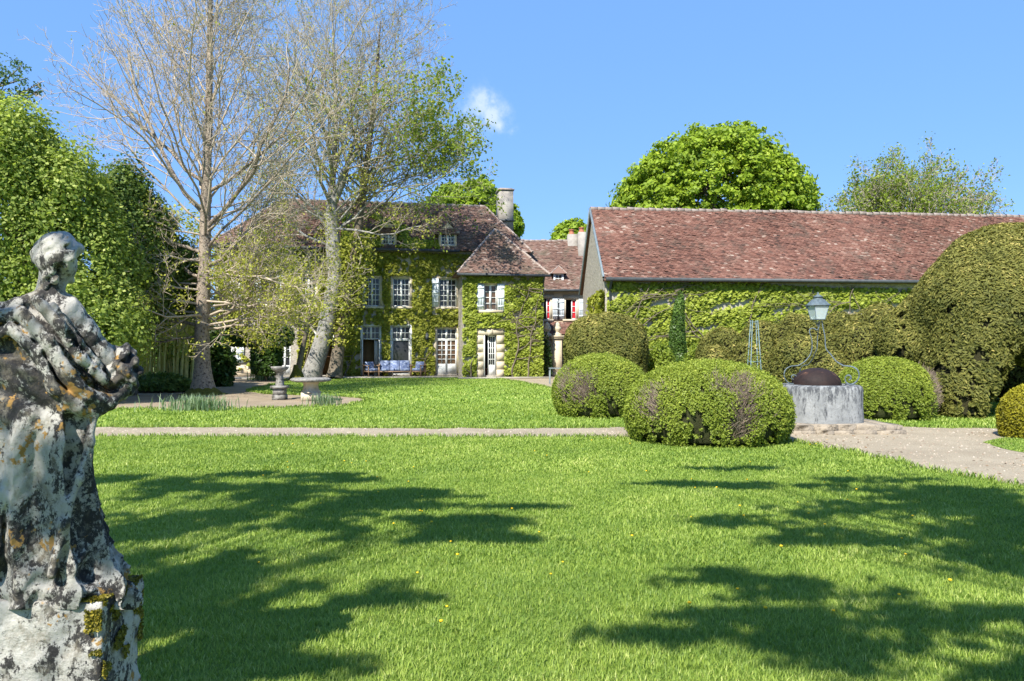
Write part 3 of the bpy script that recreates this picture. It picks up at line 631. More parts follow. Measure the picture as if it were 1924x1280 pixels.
mb = MB(); facade(mb, du0, du1, dz0, dz1, [(du0+.1, du1-.1, dz0+.25, dz1-.1)], .3, .1); mb.quad((du0, .3, dz0), (du0, .3, dz1), (du0, 2, dz1), (du0, 2, dz0)); mb.quad((du1, .3, dz0), (du1, 2, dz0), (du1, 2, dz1), (du1, .3, dz1)); do = mb.build('dormer', 'white_paint', W)
window(do, du0+.1, du1-.1, dz0+.25, dz1-.1, 2, 2, v=.36, leafs=1, fr=.04, bar=.035)
mb = MB(); um = (du0+du1)/2; zt = dz1+.5; mb.tri((du0-.2, .1, dz1-.05), (du1+.2, .1, dz1-.05), (um, .5, zt)); mb.quad((du0-.2, .1, dz1-.05), (um, .5, zt), (um, 2.3, zt), (du0-.2, 2.3, dz1-.05)); mb.quad((du1+.2, .1, dz1-.05), (du1+.2, 2.3, dz1-.05), (um, 2.3, zt), (um, .5, zt)); mb.build('dormer_roof', 'tiles_brown', do)
mb = MB(); ridge(mb, (du0-.2, .1, dz1-.05), (um, .5, zt), .04); ridge(mb, (du1+.2, .1, dz1-.05), (um, .5, zt), .04); mb.build('ridge_tiles', 'ridge_tile', do)
for (a, b_, tp, vv) in ((1067, 1085, 440, 3.0), (1087, 1103, 436, 2.2)):
    xa, xb = wf(a, 450, vv)[0], wf(b_, 450, vv)[0]; zt = wf(a, tp, vv)[1]
    mb = MB(); mb.box(xa, xb, vv, vv+.9, 6.6, zt); c_ = mb.build('chimney', 'chimney_render', W)
    mb = MB(); mb.lathe([(.20, zt), (.22, zt+.06), (.17, zt+.10), (.15, zt+.28), (.20, zt+.32), (.2, zt+.36), (.13, zt+.36)], (xa+xb)/2-.05, vv+.4, 12); mb.build('chimney_pot', 'terracotta', c_)
# lean-to roof below windows
lz0, lz1 = wf(1040, 628, -1)[1], wf(1040, 606)[1]
mb = MB(); A = (wf(1016, 600, -1.2)[0], -1.2, lz0); tiles(mb, A, (1, 0, 0), (0, 1.2, lz1-lz0), 3.0, math.hypot(1.2, lz1-lz0), None, base=.5); mb.quad(A, (A[0]+3, -1.2, lz0), (A[0]+3, 0, lz1), (A[0], 0, lz1)); mb.build('porch_roof', 'tiles_red', W)

# ---- barn
b0 = at(1137, 600, 31.8)[:2]; YB = R(5.5); BL = 34.0; BD = 9.4
BA = thing('barn', 'long stone barn with red tile roof and vine covered wall, behind the yew hedges', 'barn', (b0[0], b0[1], 0), YB)
beZ, brZ = CH+3.0, CH+6.83
sk = math.tan(YB)  # the gable wall is not square to the front
def gx(v): return v*sk*.95
mb = MB(); facade(mb, 0, BL, 0, beZ, []); mb.quad((gx(BD), BD, 0), (0, 0, 0), (0, 0, beZ), (gx(BD), BD, beZ)); mb.tri((gx(BD), BD, beZ), (0, 0, beZ), (gx(BD/2), BD/2, brZ-.1)); mb.quad((BL, 0, 0), (BL, BD, 0), (BL, BD, beZ), (BL, 0, beZ)); mb.tri((BL, 0, beZ), (BL, BD, beZ), (BL, BD/2, brZ)); mb.quad((BL, BD, 0), (gx(BD), BD, 0), (gx(BD), BD, beZ), (BL, BD, beZ)); mb.build('wall', 'rubble', BA)
mb = MB(); ov = .35; kz = (brZ-beZ)/(BD/2); A = (-.12, -ov, beZ-.02); T1 = (gx(BD/2)-.12, BD/2, brZ); L_ = BL+.5; ls = math.hypot(BD/2+ov, brZ-A[2]); 
mb.quad(A, (L_, -ov, A[2]), (L_, BD/2, brZ), T1); mb.quad((gx(BD)-.12, BD+ov, A[2]), T1, (L_, BD/2, brZ), (L_, BD+ov, A[2]))
mb.box(-.1, L_, -ov, .0, A[2]-.12, A[2]-.03)
tiles(mb, A, (1, 0, 0), (0, BD/2+ov, brZ-A[2]), L_, ls, [(0, 0), (L_, 0), (L_, ls), (gx(BD/2), ls)], tw=.17, th=.12, base=.45, seed=30)
br = mb.build('roof', 'tiles_red', BA); mb = MB(); ridge(mb, T1, (L_, BD/2, brZ), .12); mb.build('ridge_tiles', 'ridge_tile', br)
mb = MB()
mb.tube([(-.14, -ov+.02, A[2]+.02), np.array(T1)+[-.02, 0, .02]], .06, 6); mb.tube([(gx(BD)-.14, BD+ov, A[2]+.02), np.array(T1)+[-.02, 0, .02]], .05, 6); mb.build('verge', 'pipe_zinc', br)
mb = MB(); mb.box(-.05, L_, -ov-.14, -ov, A[2]-.12, A[2]+.02); mb.build('gutter', 'gutter_zinc', BA)
def barnu(px):
    k = (px-CX)/F; return (k*b0[1]-b0[0])/(math.cos(YB)-k*math.sin(YB))
for px in (1145, 1727):
    u = barnu(px); mb = MB(); mb.tube([(u, -ov-.06, A[2]-.1), (u, -.10, A[2]-.5), (u, -.10, .1)], .05, 8); mb.build('downpipe', 'gutter_zinc', BA)

# ------------------------------------------------------------------ climbing vines on walls
def toworld(P, loc, th):
    c, s = math.cos(th), math.sin(th); return np.c_[loc[0]+P[:, 0]*c-P[:, 1]*s, loc[1]+P[:, 0]*s+P[:, 1]*c, P[:, 2]]
def vine(name, label, loc, th, u0, u1, z0, z1, v, holes, n, size, dens, leafm, seed, stems=40, zmaxf=None, face=-1, stemr=.02, thick=.32, roots=5, gap=-.22):
    P = np.c_[u0+(u1-u0)*rng.random(n), np.zeros(n), z0+(z1-z0)*rng.random(n)]
    k = np.ones(n, bool)
    for h in holes: k &= ~((P[:, 0] > h[0]) & (P[:, 0] < h[1]) & (P[:, 2] > h[2]) & (P[:, 2] < h[3]))
    nz_ = vnoise(P, seed, 12, 1.6)+.6*vnoise(P, seed+1, 10, 4.5); k &= nz_ > dens(P) if callable(dens) else nz_ > dens
    cl_ = vnoise(P, seed+7, 24, 5.0)*1.15; k &= cl_ > gap
    P = P[k]; nz_ = nz_[k]; cl_ = cl_[k]
    bul = np.clip(.30+.35*(cl_+.2), .03, 1)
    P[:, 1] = v-thick*bul*rng.random(len(P))-.03
    fn = np.tile([-.2, -1.0, .75], (len(P), 1))
    t = thing(name, label, 'climbing plant', loc, th)
    ti = np.clip(.45+.22*rng.normal(size=len(P))+.12*nz_, 0, 1)
    mbl = leaves(MB(), P, fn, size*1.15, .6, .8, ti); mbl.build('leaves', leafm, t)
    ms = MB(); g = random.Random(seed)
    for r in range(roots):
        x = u0+(u1-u0)*(r+.5+g.uniform(-.3, .3))/roots
        def walk(p, d, L, rad, dep):
            q = [p.copy()]; n_ = int(L/.25)
            for s in range(n_):
                d = unit(d+np.array([g.uniform(-.35, .35), 0, g.uniform(-.3, .3)])); p = p+d*.25
                if p[0] < u0 or p[0] > u1 or p[2] > z1 or p[2] < z0+.0: break
                if any(h[0]-.1 < p[0] < h[1]+.1 and h[2]-.1 < p[2] < h[3]+.1 for h in holes): break
                q.append(p.copy())
                if dep and g.random() < .22: walk(p.copy(), unit(np.array([g.choice([-1, 1])*1.0, 0, g.uniform(-.1, .6)])), L*.6, rad*.6, dep-1)
            if len(q) > 2: ms.tube(np.array(q), np.linspace(rad, rad*.35, len(q)), 5)
        walk(np.array([x, v-.16-.12*g.random(), z0]), np.array([0, 0, 1.0]), (z1-z0)*1.3, .05 if z0 < .3 else .04, 3)
    if ms.n: ms.build('stems', 'bark_dark', t)
    return t
def grow_(h, a=.16, b=.16, c=.14, d=.14): return (h[0]-a, h[1]+b, h[2]-c, h[3]+d)
hh = [grow_(h) for h in W1+G1]+[grow_(h, .12, .12, .3, .1) for h in D1]
hh[2] = grow_(W1[2], .44, .18); hh[4] = grow_(W1[4], .4, .4)
us_ = hf(640, 500)[0]
dn = lambda P: -1.25+.5*(P[:, 2] < 1.0)+np.where(P[:, 2] > 6.6, .6, 0)
vine('climbing_vine', 'yellow green vine covering the manor wall around its three upper windows', (O_[0], O_[1], 0), TH, us_-.3, pL+.9, 0.05, EZ-.35, 0, hh, 52000, .15, dn, 'ivy_leaf', 11, roots=7)
vine('climbing_vine', 'pale green vine on the left end of the manor wall behind the bare trees', (O_[0], O_[1], 0), TH, uL, us_, .3, EZ-.2, 0, hh, 40000, .15, lambda P: -.75+1.6*(P[:, 2] < 3)*(P[:, 0] < hf(560, 500)[0]), 'ivy_leaf', 12, roots=5)
hp = [(pw[0]-.42, pw[1]+.42, pw[2]-.18, pw[3]+.12), (pd[0]-.42, pd[1]+.45, 0, pd[3]+.42)]
pm_ = hf(893, 600, po)[0]
vine('climbing_vine', 'dense bright green vine on the pavilion wall right of its door', (O_[0], O_[1], 0), TH, pL, pR, .05, PE-.1, po, hp, 36000, .15, lambda P: np.where(P[:, 0] < pm_, -1.15, -2.2), 'creeper_leaf', 13, roots=4)
# on the roof slope left of the right dormer
P = []; n = 12000; sl_u = unit(np.array([0, vm-vA, RZ-ez]))
uu = hf(640, 450)[0]+(hf(835, 450)[0]-hf(640, 450)[0])*rng.random(n); vv = rng.random(n)**1.4*Ls*.85
Pl = np.c_[uu, vA+vv*sl_u[1], ez+vv*sl_u[2]+.08+.12*rng.random(n)]
k = (vnoise(Pl, 31, 10, 1.3)+.5*vnoise(Pl, 32, 8, 4)) > -.7+.35*vv+.9*np.clip((uu-hf(790, 450)[0])/1.5, 0, 1); Pl = Pl[k]
for (a, b_) in ((715, 745), (825, 858)):
    ua, ub = hf(a, 450)[0], hf(b_, 450)[0]; Pl = Pl[~((Pl[:, 0] > ua) & (Pl[:, 0] < ub) & (Pl[:, 2] < 8.5))]
t = thing('roof_vine', 'vine spreading up the manor roof between the two dormers', 'climbing plant', (O_[0], O_[1], 0), TH)
leaves(MB(), Pl, np.tile([0, -.6, .8], (len(Pl), 1)), .16, .6, .7, .35+.25*rng.random(len(Pl))).build('leaves', 'creeper_leaf', t)
mb = MB(); g = random.Random(3)
for i in range(16):
    x = g.uniform(hf(650, 450)[0], hf(800, 450)[0]); q = []; v_ = 0
    for s in range(g.randint(6, 16)): q.append((x, vA+v_*sl_u[1], ez+v_*sl_u[2]+.08)); x += g.uniform(-.25, .25); v_ = min(Ls, v_+.2)
    mb.tube(q, .02, 4)
mb.build('stems', 'bark_dark', t)
# barn vine: thins out to the right and at the top
def bd(P):
    right = np.clip((P[:, 0]-barnu(1420))/4.0, 0, 1); return -1.5+1.05*right+np.where(P[:, 2] > 4.36-.12*right, 1.5, 0)+np.where((P[:, 2] < 3.4) & (right > .5), .4, 0)
vine('climbing_vine', 'yellow green vine covering the long front wall of the barn', (b0[0], b0[1], 0), YB, 0.1, barnu(1800), .3, beZ-.12, 0, [], 60000, .15, bd, 'creeper_leaf', 14, roots=6, thick=.3)
vine('climbing_vine', 'small brownish vine on the barn gable corner beside the downpipe', (b0[0]-.0, b0[1]+5.0, 0), R(-90), 0, 5.0, .3, 4.1, 0, [], 9000, .16, -1.0, 'ivy_leaf', 15, roots=2, thick=.45)

# ------------------------------------------------------------------ topiary
def topiary(name, label, cat, fn, lo, hi, h, n, size, leafm, corem, off=.05, tilt=.75, bumps=.03, bf=3., group=None, dead=None, asp=.5, tb=.45, stray=.0, holes=0):
    zr_ = hi[2]
    c = np.array([(lo[0]+hi[0])/2, (lo[1]+hi[1])/2, 0])
    def g(X, Y, Z):
        P = np.stack([X.ravel(), Y.ravel(), Z.ravel()], 1)
        return np.maximum(fn(X, Y, Z)-bumps*vnoise(P, 21, 9, bf).reshape(X.shape), -Z+.0)
    v, f = snets(g, lo, hi, h); v = v-c
    t = thing(name, label, cat, tuple(c), 0, group)
    P, Nn = samp(v, f, n); k = P[:, 2] > .02
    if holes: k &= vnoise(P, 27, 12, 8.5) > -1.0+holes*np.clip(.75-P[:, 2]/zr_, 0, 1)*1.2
    P, Nn = P[k], Nn[k]
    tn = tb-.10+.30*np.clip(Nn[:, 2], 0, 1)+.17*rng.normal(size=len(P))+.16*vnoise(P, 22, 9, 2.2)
    deadk = np.zeros(len(P), bool)
    if dead is not None:
        for (dx, dy, dz, rr) in dead:
            q = P-np.array([dx, dy, dz]); q[:, 2] *= .75; deadk |= np.linalg.norm(q, axis=1)+.12*vnoise(P, 5, 8, 6)+.10*rng.normal(size=len(P)) < rr*.8
    Pk = P[~deadk]; Nk = Nn[~deadk]
    Pk = Pk+Nk*(off*(rng.random(len(Pk))*1.3-.45)+stray*rng.random(len(Pk))**8)[:, None]
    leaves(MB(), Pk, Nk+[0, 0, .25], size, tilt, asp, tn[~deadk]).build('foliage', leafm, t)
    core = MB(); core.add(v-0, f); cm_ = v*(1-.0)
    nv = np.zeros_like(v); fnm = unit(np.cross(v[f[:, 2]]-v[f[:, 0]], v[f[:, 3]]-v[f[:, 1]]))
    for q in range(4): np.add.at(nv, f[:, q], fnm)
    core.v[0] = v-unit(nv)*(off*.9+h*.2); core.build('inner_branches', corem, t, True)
    if deadk.any():
        D = P[deadk]; DN = Nn[deadk]; ms = MB(); kk = rng.choice(len(D), min(len(D), 1500), replace=False)
        for i in kk:
            d = unit(DN[i]*.45+np.array([rng.normal()*.5, rng.normal()*.3, .7+.3*rng.random()])); L = .08+.20*rng.random(); p = D[i]-DN[i]*.07
            mid = p+d*L*.5+rng.normal(size=3)*.012
            ms.tube([p, mid, p+d*L], [.005, .004, .002], 3, False)
        ms.build('dead_twigs', 'twig_dead', t)
    return t
def dome(cx, cy, rx, ry, zt, zc=.45, p=2.05):
    def fn(X, Y, Z):
        up = np.where(Z > zc, (Z-zc)/(zt-zc), (zc-Z)/(zc*2.0))
        q = (np.abs((X-cx)/rx)**p+np.abs((Y-cy)/ry)**p+np.abs(up)**2.1)**(1/p); return (q-1)*min(rx, zt-zc)
    return fn
def bx(px0, px1, yfront, top, ry=None):
    r = (px1-px0)/2/F*yfront; Yc = yfront+r*.85; cx = ((px0+px1)/2-CX)*Yc/F; rx = (px1-px0)/2*Yc/F; return cx, Yc, rx, ry or rx*.95, CH-(top-HY)*Yc/F
cx, cy, rx, ry, zt = bx(1178, 1477, 12.0, 681)
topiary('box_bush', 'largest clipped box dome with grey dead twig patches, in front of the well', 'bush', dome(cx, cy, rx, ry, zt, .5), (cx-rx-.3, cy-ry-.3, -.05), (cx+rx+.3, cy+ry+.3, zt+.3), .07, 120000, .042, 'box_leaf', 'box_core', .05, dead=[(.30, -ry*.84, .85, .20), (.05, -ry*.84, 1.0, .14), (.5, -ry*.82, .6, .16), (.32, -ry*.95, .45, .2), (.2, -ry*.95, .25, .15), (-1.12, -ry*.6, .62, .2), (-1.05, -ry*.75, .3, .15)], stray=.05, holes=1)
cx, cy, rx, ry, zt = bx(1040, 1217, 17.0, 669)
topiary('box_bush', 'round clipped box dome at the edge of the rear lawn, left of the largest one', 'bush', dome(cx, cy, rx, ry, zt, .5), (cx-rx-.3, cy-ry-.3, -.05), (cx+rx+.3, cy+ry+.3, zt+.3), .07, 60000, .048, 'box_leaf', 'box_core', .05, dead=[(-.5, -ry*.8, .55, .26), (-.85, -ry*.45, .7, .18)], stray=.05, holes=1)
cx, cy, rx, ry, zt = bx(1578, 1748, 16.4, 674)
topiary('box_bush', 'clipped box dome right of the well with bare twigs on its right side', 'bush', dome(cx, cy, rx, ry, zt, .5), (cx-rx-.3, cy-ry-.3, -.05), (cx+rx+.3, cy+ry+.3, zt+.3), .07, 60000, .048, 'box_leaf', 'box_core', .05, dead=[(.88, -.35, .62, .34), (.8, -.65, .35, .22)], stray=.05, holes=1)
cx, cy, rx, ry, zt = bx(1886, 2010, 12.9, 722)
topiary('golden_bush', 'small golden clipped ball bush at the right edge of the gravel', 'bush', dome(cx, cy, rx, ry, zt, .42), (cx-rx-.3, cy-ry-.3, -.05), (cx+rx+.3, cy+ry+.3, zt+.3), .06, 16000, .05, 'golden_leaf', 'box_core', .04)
# yews
def yfn(parts, k=.35):
    def fn(X, Y, Z):
        d = None
        for c, r in parts:
            e_ = ell(X, Y, Z, c, r); d = e_ if d is None else smin(d, e_, k)
        return d
    return fn
Y0 = 24.8; c = at(1144, 655, Y0)
def rbox(cx, cy, rx, ry, zt, zb=0):
    def fn(X, Y, Z):
        zc = (zt+zb)/2; hz = (zt-zb)/2; lean = 1+.10*(Z-1)
        q = (np.abs((X-cx)/rx/lean)**3.2+np.abs((Y-cy)/ry)**3.2+np.abs((Z-zc+.18*np.abs(X-cx-.1))/hz)**3.4)**(1/3.2); return (q-1)*min(rx, hz)
    return fn
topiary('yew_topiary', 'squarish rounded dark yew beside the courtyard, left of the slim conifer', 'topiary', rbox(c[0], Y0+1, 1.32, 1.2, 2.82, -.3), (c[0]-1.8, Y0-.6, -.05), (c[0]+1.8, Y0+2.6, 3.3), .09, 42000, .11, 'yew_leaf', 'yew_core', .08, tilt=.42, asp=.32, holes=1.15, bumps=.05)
# cloud hedge
parts = []
for (px, top, Y, rx, ry) in ((1352, 616, 24.6, .72, 1.5), (1425, 600, 24.2, .70, 1.6), (1500, 594, 23.4, .68, 1.7), (1572, 588, 22.8, .72, 1.9), (1648, 577, 22.4, .80, 2.3), (1730, 571, 22.0, 1.0, 2.4), (1498, 632, 21.6, .75, 1.2), (1610, 612, 20.8, .95, 1.5), (1400, 640, 22.8, .7, 1.0), (1690, 600, 20.0, .9, 1.4), (1345, 650, 23.2, .6, .8), (1555, 655, 20.2, .6, .9)):
    a_ = at(px, top, Y); zt = a_[2]; parts.append(((a_[0], Y, zt*.46), (rx, ry, zt*.54)))
hf0 = yfn(parts, .06)
def hedgefn(X, Y, Z):
    g_ = np.abs(np.cos(math.pi*(X+.35*Y-.2*Z)/1.45))**10; return hf0(X, Y, Z)+.42*g_*np.clip((2.7-Z)/1.5, 0.1, 1)
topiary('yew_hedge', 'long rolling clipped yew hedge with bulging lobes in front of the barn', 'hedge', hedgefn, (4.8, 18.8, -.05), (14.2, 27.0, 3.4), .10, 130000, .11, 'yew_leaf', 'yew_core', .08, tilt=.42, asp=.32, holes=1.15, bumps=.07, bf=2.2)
# great yew
def bigyew(X, Y, Z):
    c0 = at(1872, 430, 18.8)
    d = ell(X, Y, Z, (c0[0]+.50, 18.9, 2.35), (2.2, 2.5, 2.28))
    d = smin(d, cap(X, Y, Z, (c0[0]+.1, 18.9, 2.75), (c0[0]-2.15, 19.0, 1.75), 1.75, .72), .35)
    d = smin(d, cap(X, Y, Z, (c0[0]-1.75, 17.3, 0.0), (c0[0]-.9, 18.0, 2.2), .50, 1.45), .45)
    cut = X-(c0[0]-1.5+.46*Z+3.5*np.maximum(Z-2.3, 0)+.15*(Y-16.8)); return -smin(-d, -cut, .25)
c0 = at(1872, 430, 18.8)
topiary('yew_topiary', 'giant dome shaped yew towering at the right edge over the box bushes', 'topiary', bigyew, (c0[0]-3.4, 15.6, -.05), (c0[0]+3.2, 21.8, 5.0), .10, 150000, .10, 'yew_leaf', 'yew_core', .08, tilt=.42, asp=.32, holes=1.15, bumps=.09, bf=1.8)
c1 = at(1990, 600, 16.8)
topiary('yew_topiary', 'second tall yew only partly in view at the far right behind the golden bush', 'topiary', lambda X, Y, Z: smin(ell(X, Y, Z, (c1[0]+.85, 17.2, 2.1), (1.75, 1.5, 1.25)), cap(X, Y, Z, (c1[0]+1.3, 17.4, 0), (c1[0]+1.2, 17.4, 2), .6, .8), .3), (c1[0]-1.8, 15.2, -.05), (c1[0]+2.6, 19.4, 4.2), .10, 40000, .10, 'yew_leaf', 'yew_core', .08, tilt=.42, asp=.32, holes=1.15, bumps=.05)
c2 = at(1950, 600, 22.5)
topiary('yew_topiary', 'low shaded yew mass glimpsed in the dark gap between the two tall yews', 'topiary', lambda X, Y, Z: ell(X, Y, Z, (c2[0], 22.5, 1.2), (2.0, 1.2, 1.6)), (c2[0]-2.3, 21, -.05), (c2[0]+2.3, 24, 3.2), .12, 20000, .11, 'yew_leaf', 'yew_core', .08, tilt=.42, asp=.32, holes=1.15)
# slim conifer
c = at(1275, 655, 27.5)
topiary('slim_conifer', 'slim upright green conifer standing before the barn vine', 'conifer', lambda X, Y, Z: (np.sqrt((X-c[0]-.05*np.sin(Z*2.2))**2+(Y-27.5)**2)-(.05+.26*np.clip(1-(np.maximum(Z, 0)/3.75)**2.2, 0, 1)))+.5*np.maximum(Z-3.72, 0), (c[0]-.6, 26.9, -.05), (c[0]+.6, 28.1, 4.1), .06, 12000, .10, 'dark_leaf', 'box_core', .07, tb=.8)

# ------------------------------------------------------------------ trees
def crown(P_blobs, n_clump, per, csize, lsize, leafm, par, name='crown', tb=.45, flat=.6, shell=.75):
    """clumps of leaves spread through ellipsoids (c, r)"""
    vol = np.array([r[0]*r[1]*r[2] for c, r in P_blobs]); vol = vol**.67/np.sum(vol**.67); C = []
    for (c, r), w_ in zip(P_blobs, vol):
        n = int(n_clump*w_)+1; d = unit(rng.normal(size=(n, 3))); rr = shell+(1-shell)*rng.random(n)**.5*1.15+.10*vnoise(d*3.0, 17, 12, 1.6)+np.where(rng.random(n) < .06, .10, 0)
        q = np.array(c)+d*rr[:, None]*np.array(r); C.append(np.c_[q, d])
    C = np.concatenate(C); keep = np.ones(len(C), bool)
    C = C[keep]
    # outside-facing clumps only (drop those deep inside another blob)
    for c, r in P_blobs:
        q = np.linalg.norm((C[:, :3]-np.array(c))/np.array(r), axis=1); C = C[(q > shell*.9)]
    n = len(C); idx = np.repeat(np.arange(n), per); cs = csize*(.6+.8*rng.random(n))
    off = unit(rng.normal(size=(n*per, 3)))*(rng.random(n*per)**.4)[:, None]; off[:, 2] *= flat
    P = C[idx, :3]+off*cs[idx][:, None]; Nn = unit(off+[0, 0, .5])*.7+C[idx, 3:]*.5
    ct = rng.normal(size=n)*.10
    ti = tb+ct[idx]+.17*rng.normal(size=len(P))+.12*off[:, 2]
    return leaves(MB(), P, Nn, lsize, .55, .65, ti).build(name, leafm, par)
def limb_tree(par, base, top, r0, blobs, n=26, m='bark_dark'):
    mb = MB(); b = np.array(base, float); t = np.array(top, float)
    q = [b+(t-b)*s+np.array([math.sin(s*5)*.12, 0, 0])*(s > 0) for s in np.linspace(0, 1, 8)]; mb.tube(q, np.linspace(r0, r0*.5, 8)*np.array([1.35]+[1]*7), 10)
    for i in range(n):
        c, r = blobs[i % len(blobs)]; s = random.uniform(.35, 1); p0 = b+(t-b)*s; d = unit(rng.normal(size=3)); e_ = np.array(c)+d*np.array(r)*.8
        md = p0*.5+e_*.5+[0, 0, .25*np.linalg.norm(e_-p0)*.3]; mb.tube([p0, md, e_], [r0*.32, r0*.2, r0*.06], 5)
    return mb.build('trunk', m, par)
def leafy(name, label, cat, px, base_y, Y, blobs_px, ncl, per, cs, ls, leafm, r0=.3, tb=.45, shell=.75, m='bark_dark', limbs=26, flat=.6):
    x = (px-CX)*Y/F; t = thing(name, label, cat, (x, Y, 0)); bl = []
    for (bx_, by_, rx_, rz_, dy, ry_) in blobs_px:
        p = at(bx_, by_, Y+dy); bl.append(((p[0]-x, dy, p[2]), (rx_*(Y+dy)/F, ry_, rz_*(Y+dy)/F)))
    crown(bl, ncl, per, cs, ls, leafm, t, tb=tb, shell=shell, flat=flat)
    zt = max(b[0][2] for b in bl); limb_tree(t, (0, 0, 0), (bl[0][0][0]*.6, 0, zt), r0, bl, limbs, m)
    return t
leafy('chestnut_tree', 'big round chestnut tree in full leaf rising behind the barn roof', 'tree', 1340, 0, 62, [(1340, 375, 158, 125, 0, 6), (1250, 400, 95, 80, 1, 5), (1440, 395, 80, 95, -1, 5), (1350, 310, 95, 66, 0, 4.5)], 2200, 60, .66, .30, 'chestnut_leaf', .6, .42, shell=.68)
leafy('round_tree', 'round green tree showing above the manor roof beside its chimney', 'tree', 880, 0, 66, [(884, 405, 80, 58, 0, 4), (925, 420, 52, 42, 0, 3), (840, 405, 40, 40, 0, 3)], 900, 38, .5, .38, 'chestnut_leaf', .4, .4)
leafy('round_tree', 'small bright tree peeping over the cottage roof by the paired chimneys', 'tree', 1075, 0, 75, [(1078, 450, 36, 33, 0, 2.5), (1058, 462, 22, 20, 0, 2)], 350, 38, .5, .36, 'chestnut_leaf', .3, .4)
leafy('laurel_tree', 'broad light green evergreen filling the left edge behind the statue', 'tree', 60, 0, 22, [(10, 470, 120, 262, 0, 2.4), (105, 490, 105, 205, .6, 2.2), (180, 545, 75, 150, .8, 1.7), (50, 330, 58, 95, .4, 1.6), (140, 365, 45, 62, .2, 1.1), (130, 620, 130, 95, -.2, 1.8), (-90, 420, 150, 260, 0, 2.5)], 4600, 44, .38, .115, 'shrub_leaf', .25, .45, flat=1.6)
leafy('holly_tree', 'darker green evergreen between the light laurel and the bare tree', 'tree', 245, 0, 25.5, [(238, 410, 40, 92, 0, 1.2), (255, 520, 55, 110, -.3, 1.5), (285, 440, 30, 60, .5, .9), (325, 520, 50, 60, 1.6, 1.2)], 1700, 40, .34, .12, 'shrub_leaf_dark', .18, .5, flat=1.4)
leafy('hazel_shrub', 'loose yellow leaved shrub behind the bare tree at the end of the manor', 'shrub', 370, 0, 33, [(345, 460, 60, 75, 0, 2), (400, 520, 40, 60, 1, 1.5), (340, 560, 70, 60, 0, 1.6), (300, 470, 40, 60, 1.5, 1.2)], 260, 20, .5, .14, 'spring_leaf', .15, .35, shell=.5, m='twig_pale')
leafy('tall_tree', 'dark leaved treetop at the upper left edge behind the laurel', 'tree', -120, 0, 36, [(-60, 150, 110, 60, 0, 3), (35, 150, 48, 30, 0, 1.3), (-150, 260, 150, 160, 0, 4)], 300, 20, .5, .17, 'bluish_leaf', .3, .5, shell=.4)

def branchy(par, trunk_pts, r0, prim, seed, tw_m, bark_m, leaf_fn=None, leafm=None, lsize=.1, twig=.008, lv=3, cnt=(7, 6, 4), up=.35, rat=(.5, .5, .45), name='crown', ksides=9, flare=1.5, wig=.16, tap=.85, backcut=0):
    """trunk polyline + primaries (height fraction, azimuth, elevation, length) with recursive twigs"""
    g = np.random.default_rng(seed); T = np.array(trunk_pts, float); n = len(T); tr = MB(); br = MB(); pts = []
    s_ = np.linspace(0, 1, 26); ti = np.linspace(0, 1, n); TP = np.stack([np.interp(s_, ti, T[:, k]) for k in range(3)], 1)
    TP[1:-1] = (TP[:-2]+TP[1:-1]*2+TP[2:])/4
    rad = r0*(1-s_)**tap+.02 if tap > 0 else r0*np.interp(s_, [0, .58, .68, 1], [1, .74, .34, .06]); rad[0] *= flare; rad[1] *= (1+flare)/2.2
    tr.tube(TP, rad, ksides)
    def go(p, d, L, r, dep):
        ns = max(3, int(6-dep)) if dep else 7
        if dep >= 2: ns = 3
        q = [p.copy()]; dd = []
        for i in range(ns):
            d = unit(d+g.normal(size=3)*wig+np.array([0, 0, up*(.5 if dep == 0 else .35)])/ns*1.4); p = p+d*L/ns; q.append(p.copy()); dd.append(d.copy())
        rr = np.linspace(r, max(r*.3, twig*.5), ns+1)
        (tr if (dep == 0 and r > .05) else br).tube(q, rr, 6 if dep == 0 else (4 if dep == 1 else 3), False)
        if dep >= lv:
            pts.append(q[-1]); pts.append((q[-1]+q[-2])/2); return
        c = cnt[min(dep, len(cnt)-1)]
        ph = g.uniform(0, 6.28)
        for j in range(c):
            f_ = .22+.78*(j+g.uniform(.2, .8))/c; x = f_*ns; i = min(int(x), ns-1); pp = q[i]+(q[i+1]-q[i])*(x-i); ph += 2.4
            a = unit(np.cross(dd[i], [0, 0, 1.0])+1e-6); b = np.cross(dd[i], a); an = R(g.uniform(28, 55))
            nd = unit(dd[i]*math.cos(an)+(a*math.cos(ph)+b*math.sin(ph))*math.sin(an)); nd[2] += .05
            go(pp, nd, L*rat[min(dep, 2)]*(1.15-.6*f_)*g.uniform(.7, 1.25), max(rr[i]*.55, twig), dep+1)
    for (hf_, az, el, L, rk) in prim:
        if math.sin(az) > .25 and hf_ < backcut: continue
        p = np.array([np.interp(hf_, s_, TP[:, k]) for k in range(3)]); d = np.array([math.cos(az)*math.cos(el), math.sin(az)*math.cos(el), math.sin(el)])
        go(p, d, L, np.interp(hf_, s_, rad)*rk, 0)
    tr.build('trunk', bark_m, par); cr_ = br.build(name, tw_m, par)
    if leaf_fn is not None:
        P = np.array(pts); P = leaf_fn(P, g)
        if len(P): leaves(MB(), P, np.tile([0, 0, 1.0], (len(P), 1)), lsize, 1.2, .6, .45+.22*g.normal(size=len(P))).build('young_leaves', leafm, par)
    return P if leaf_fn else None
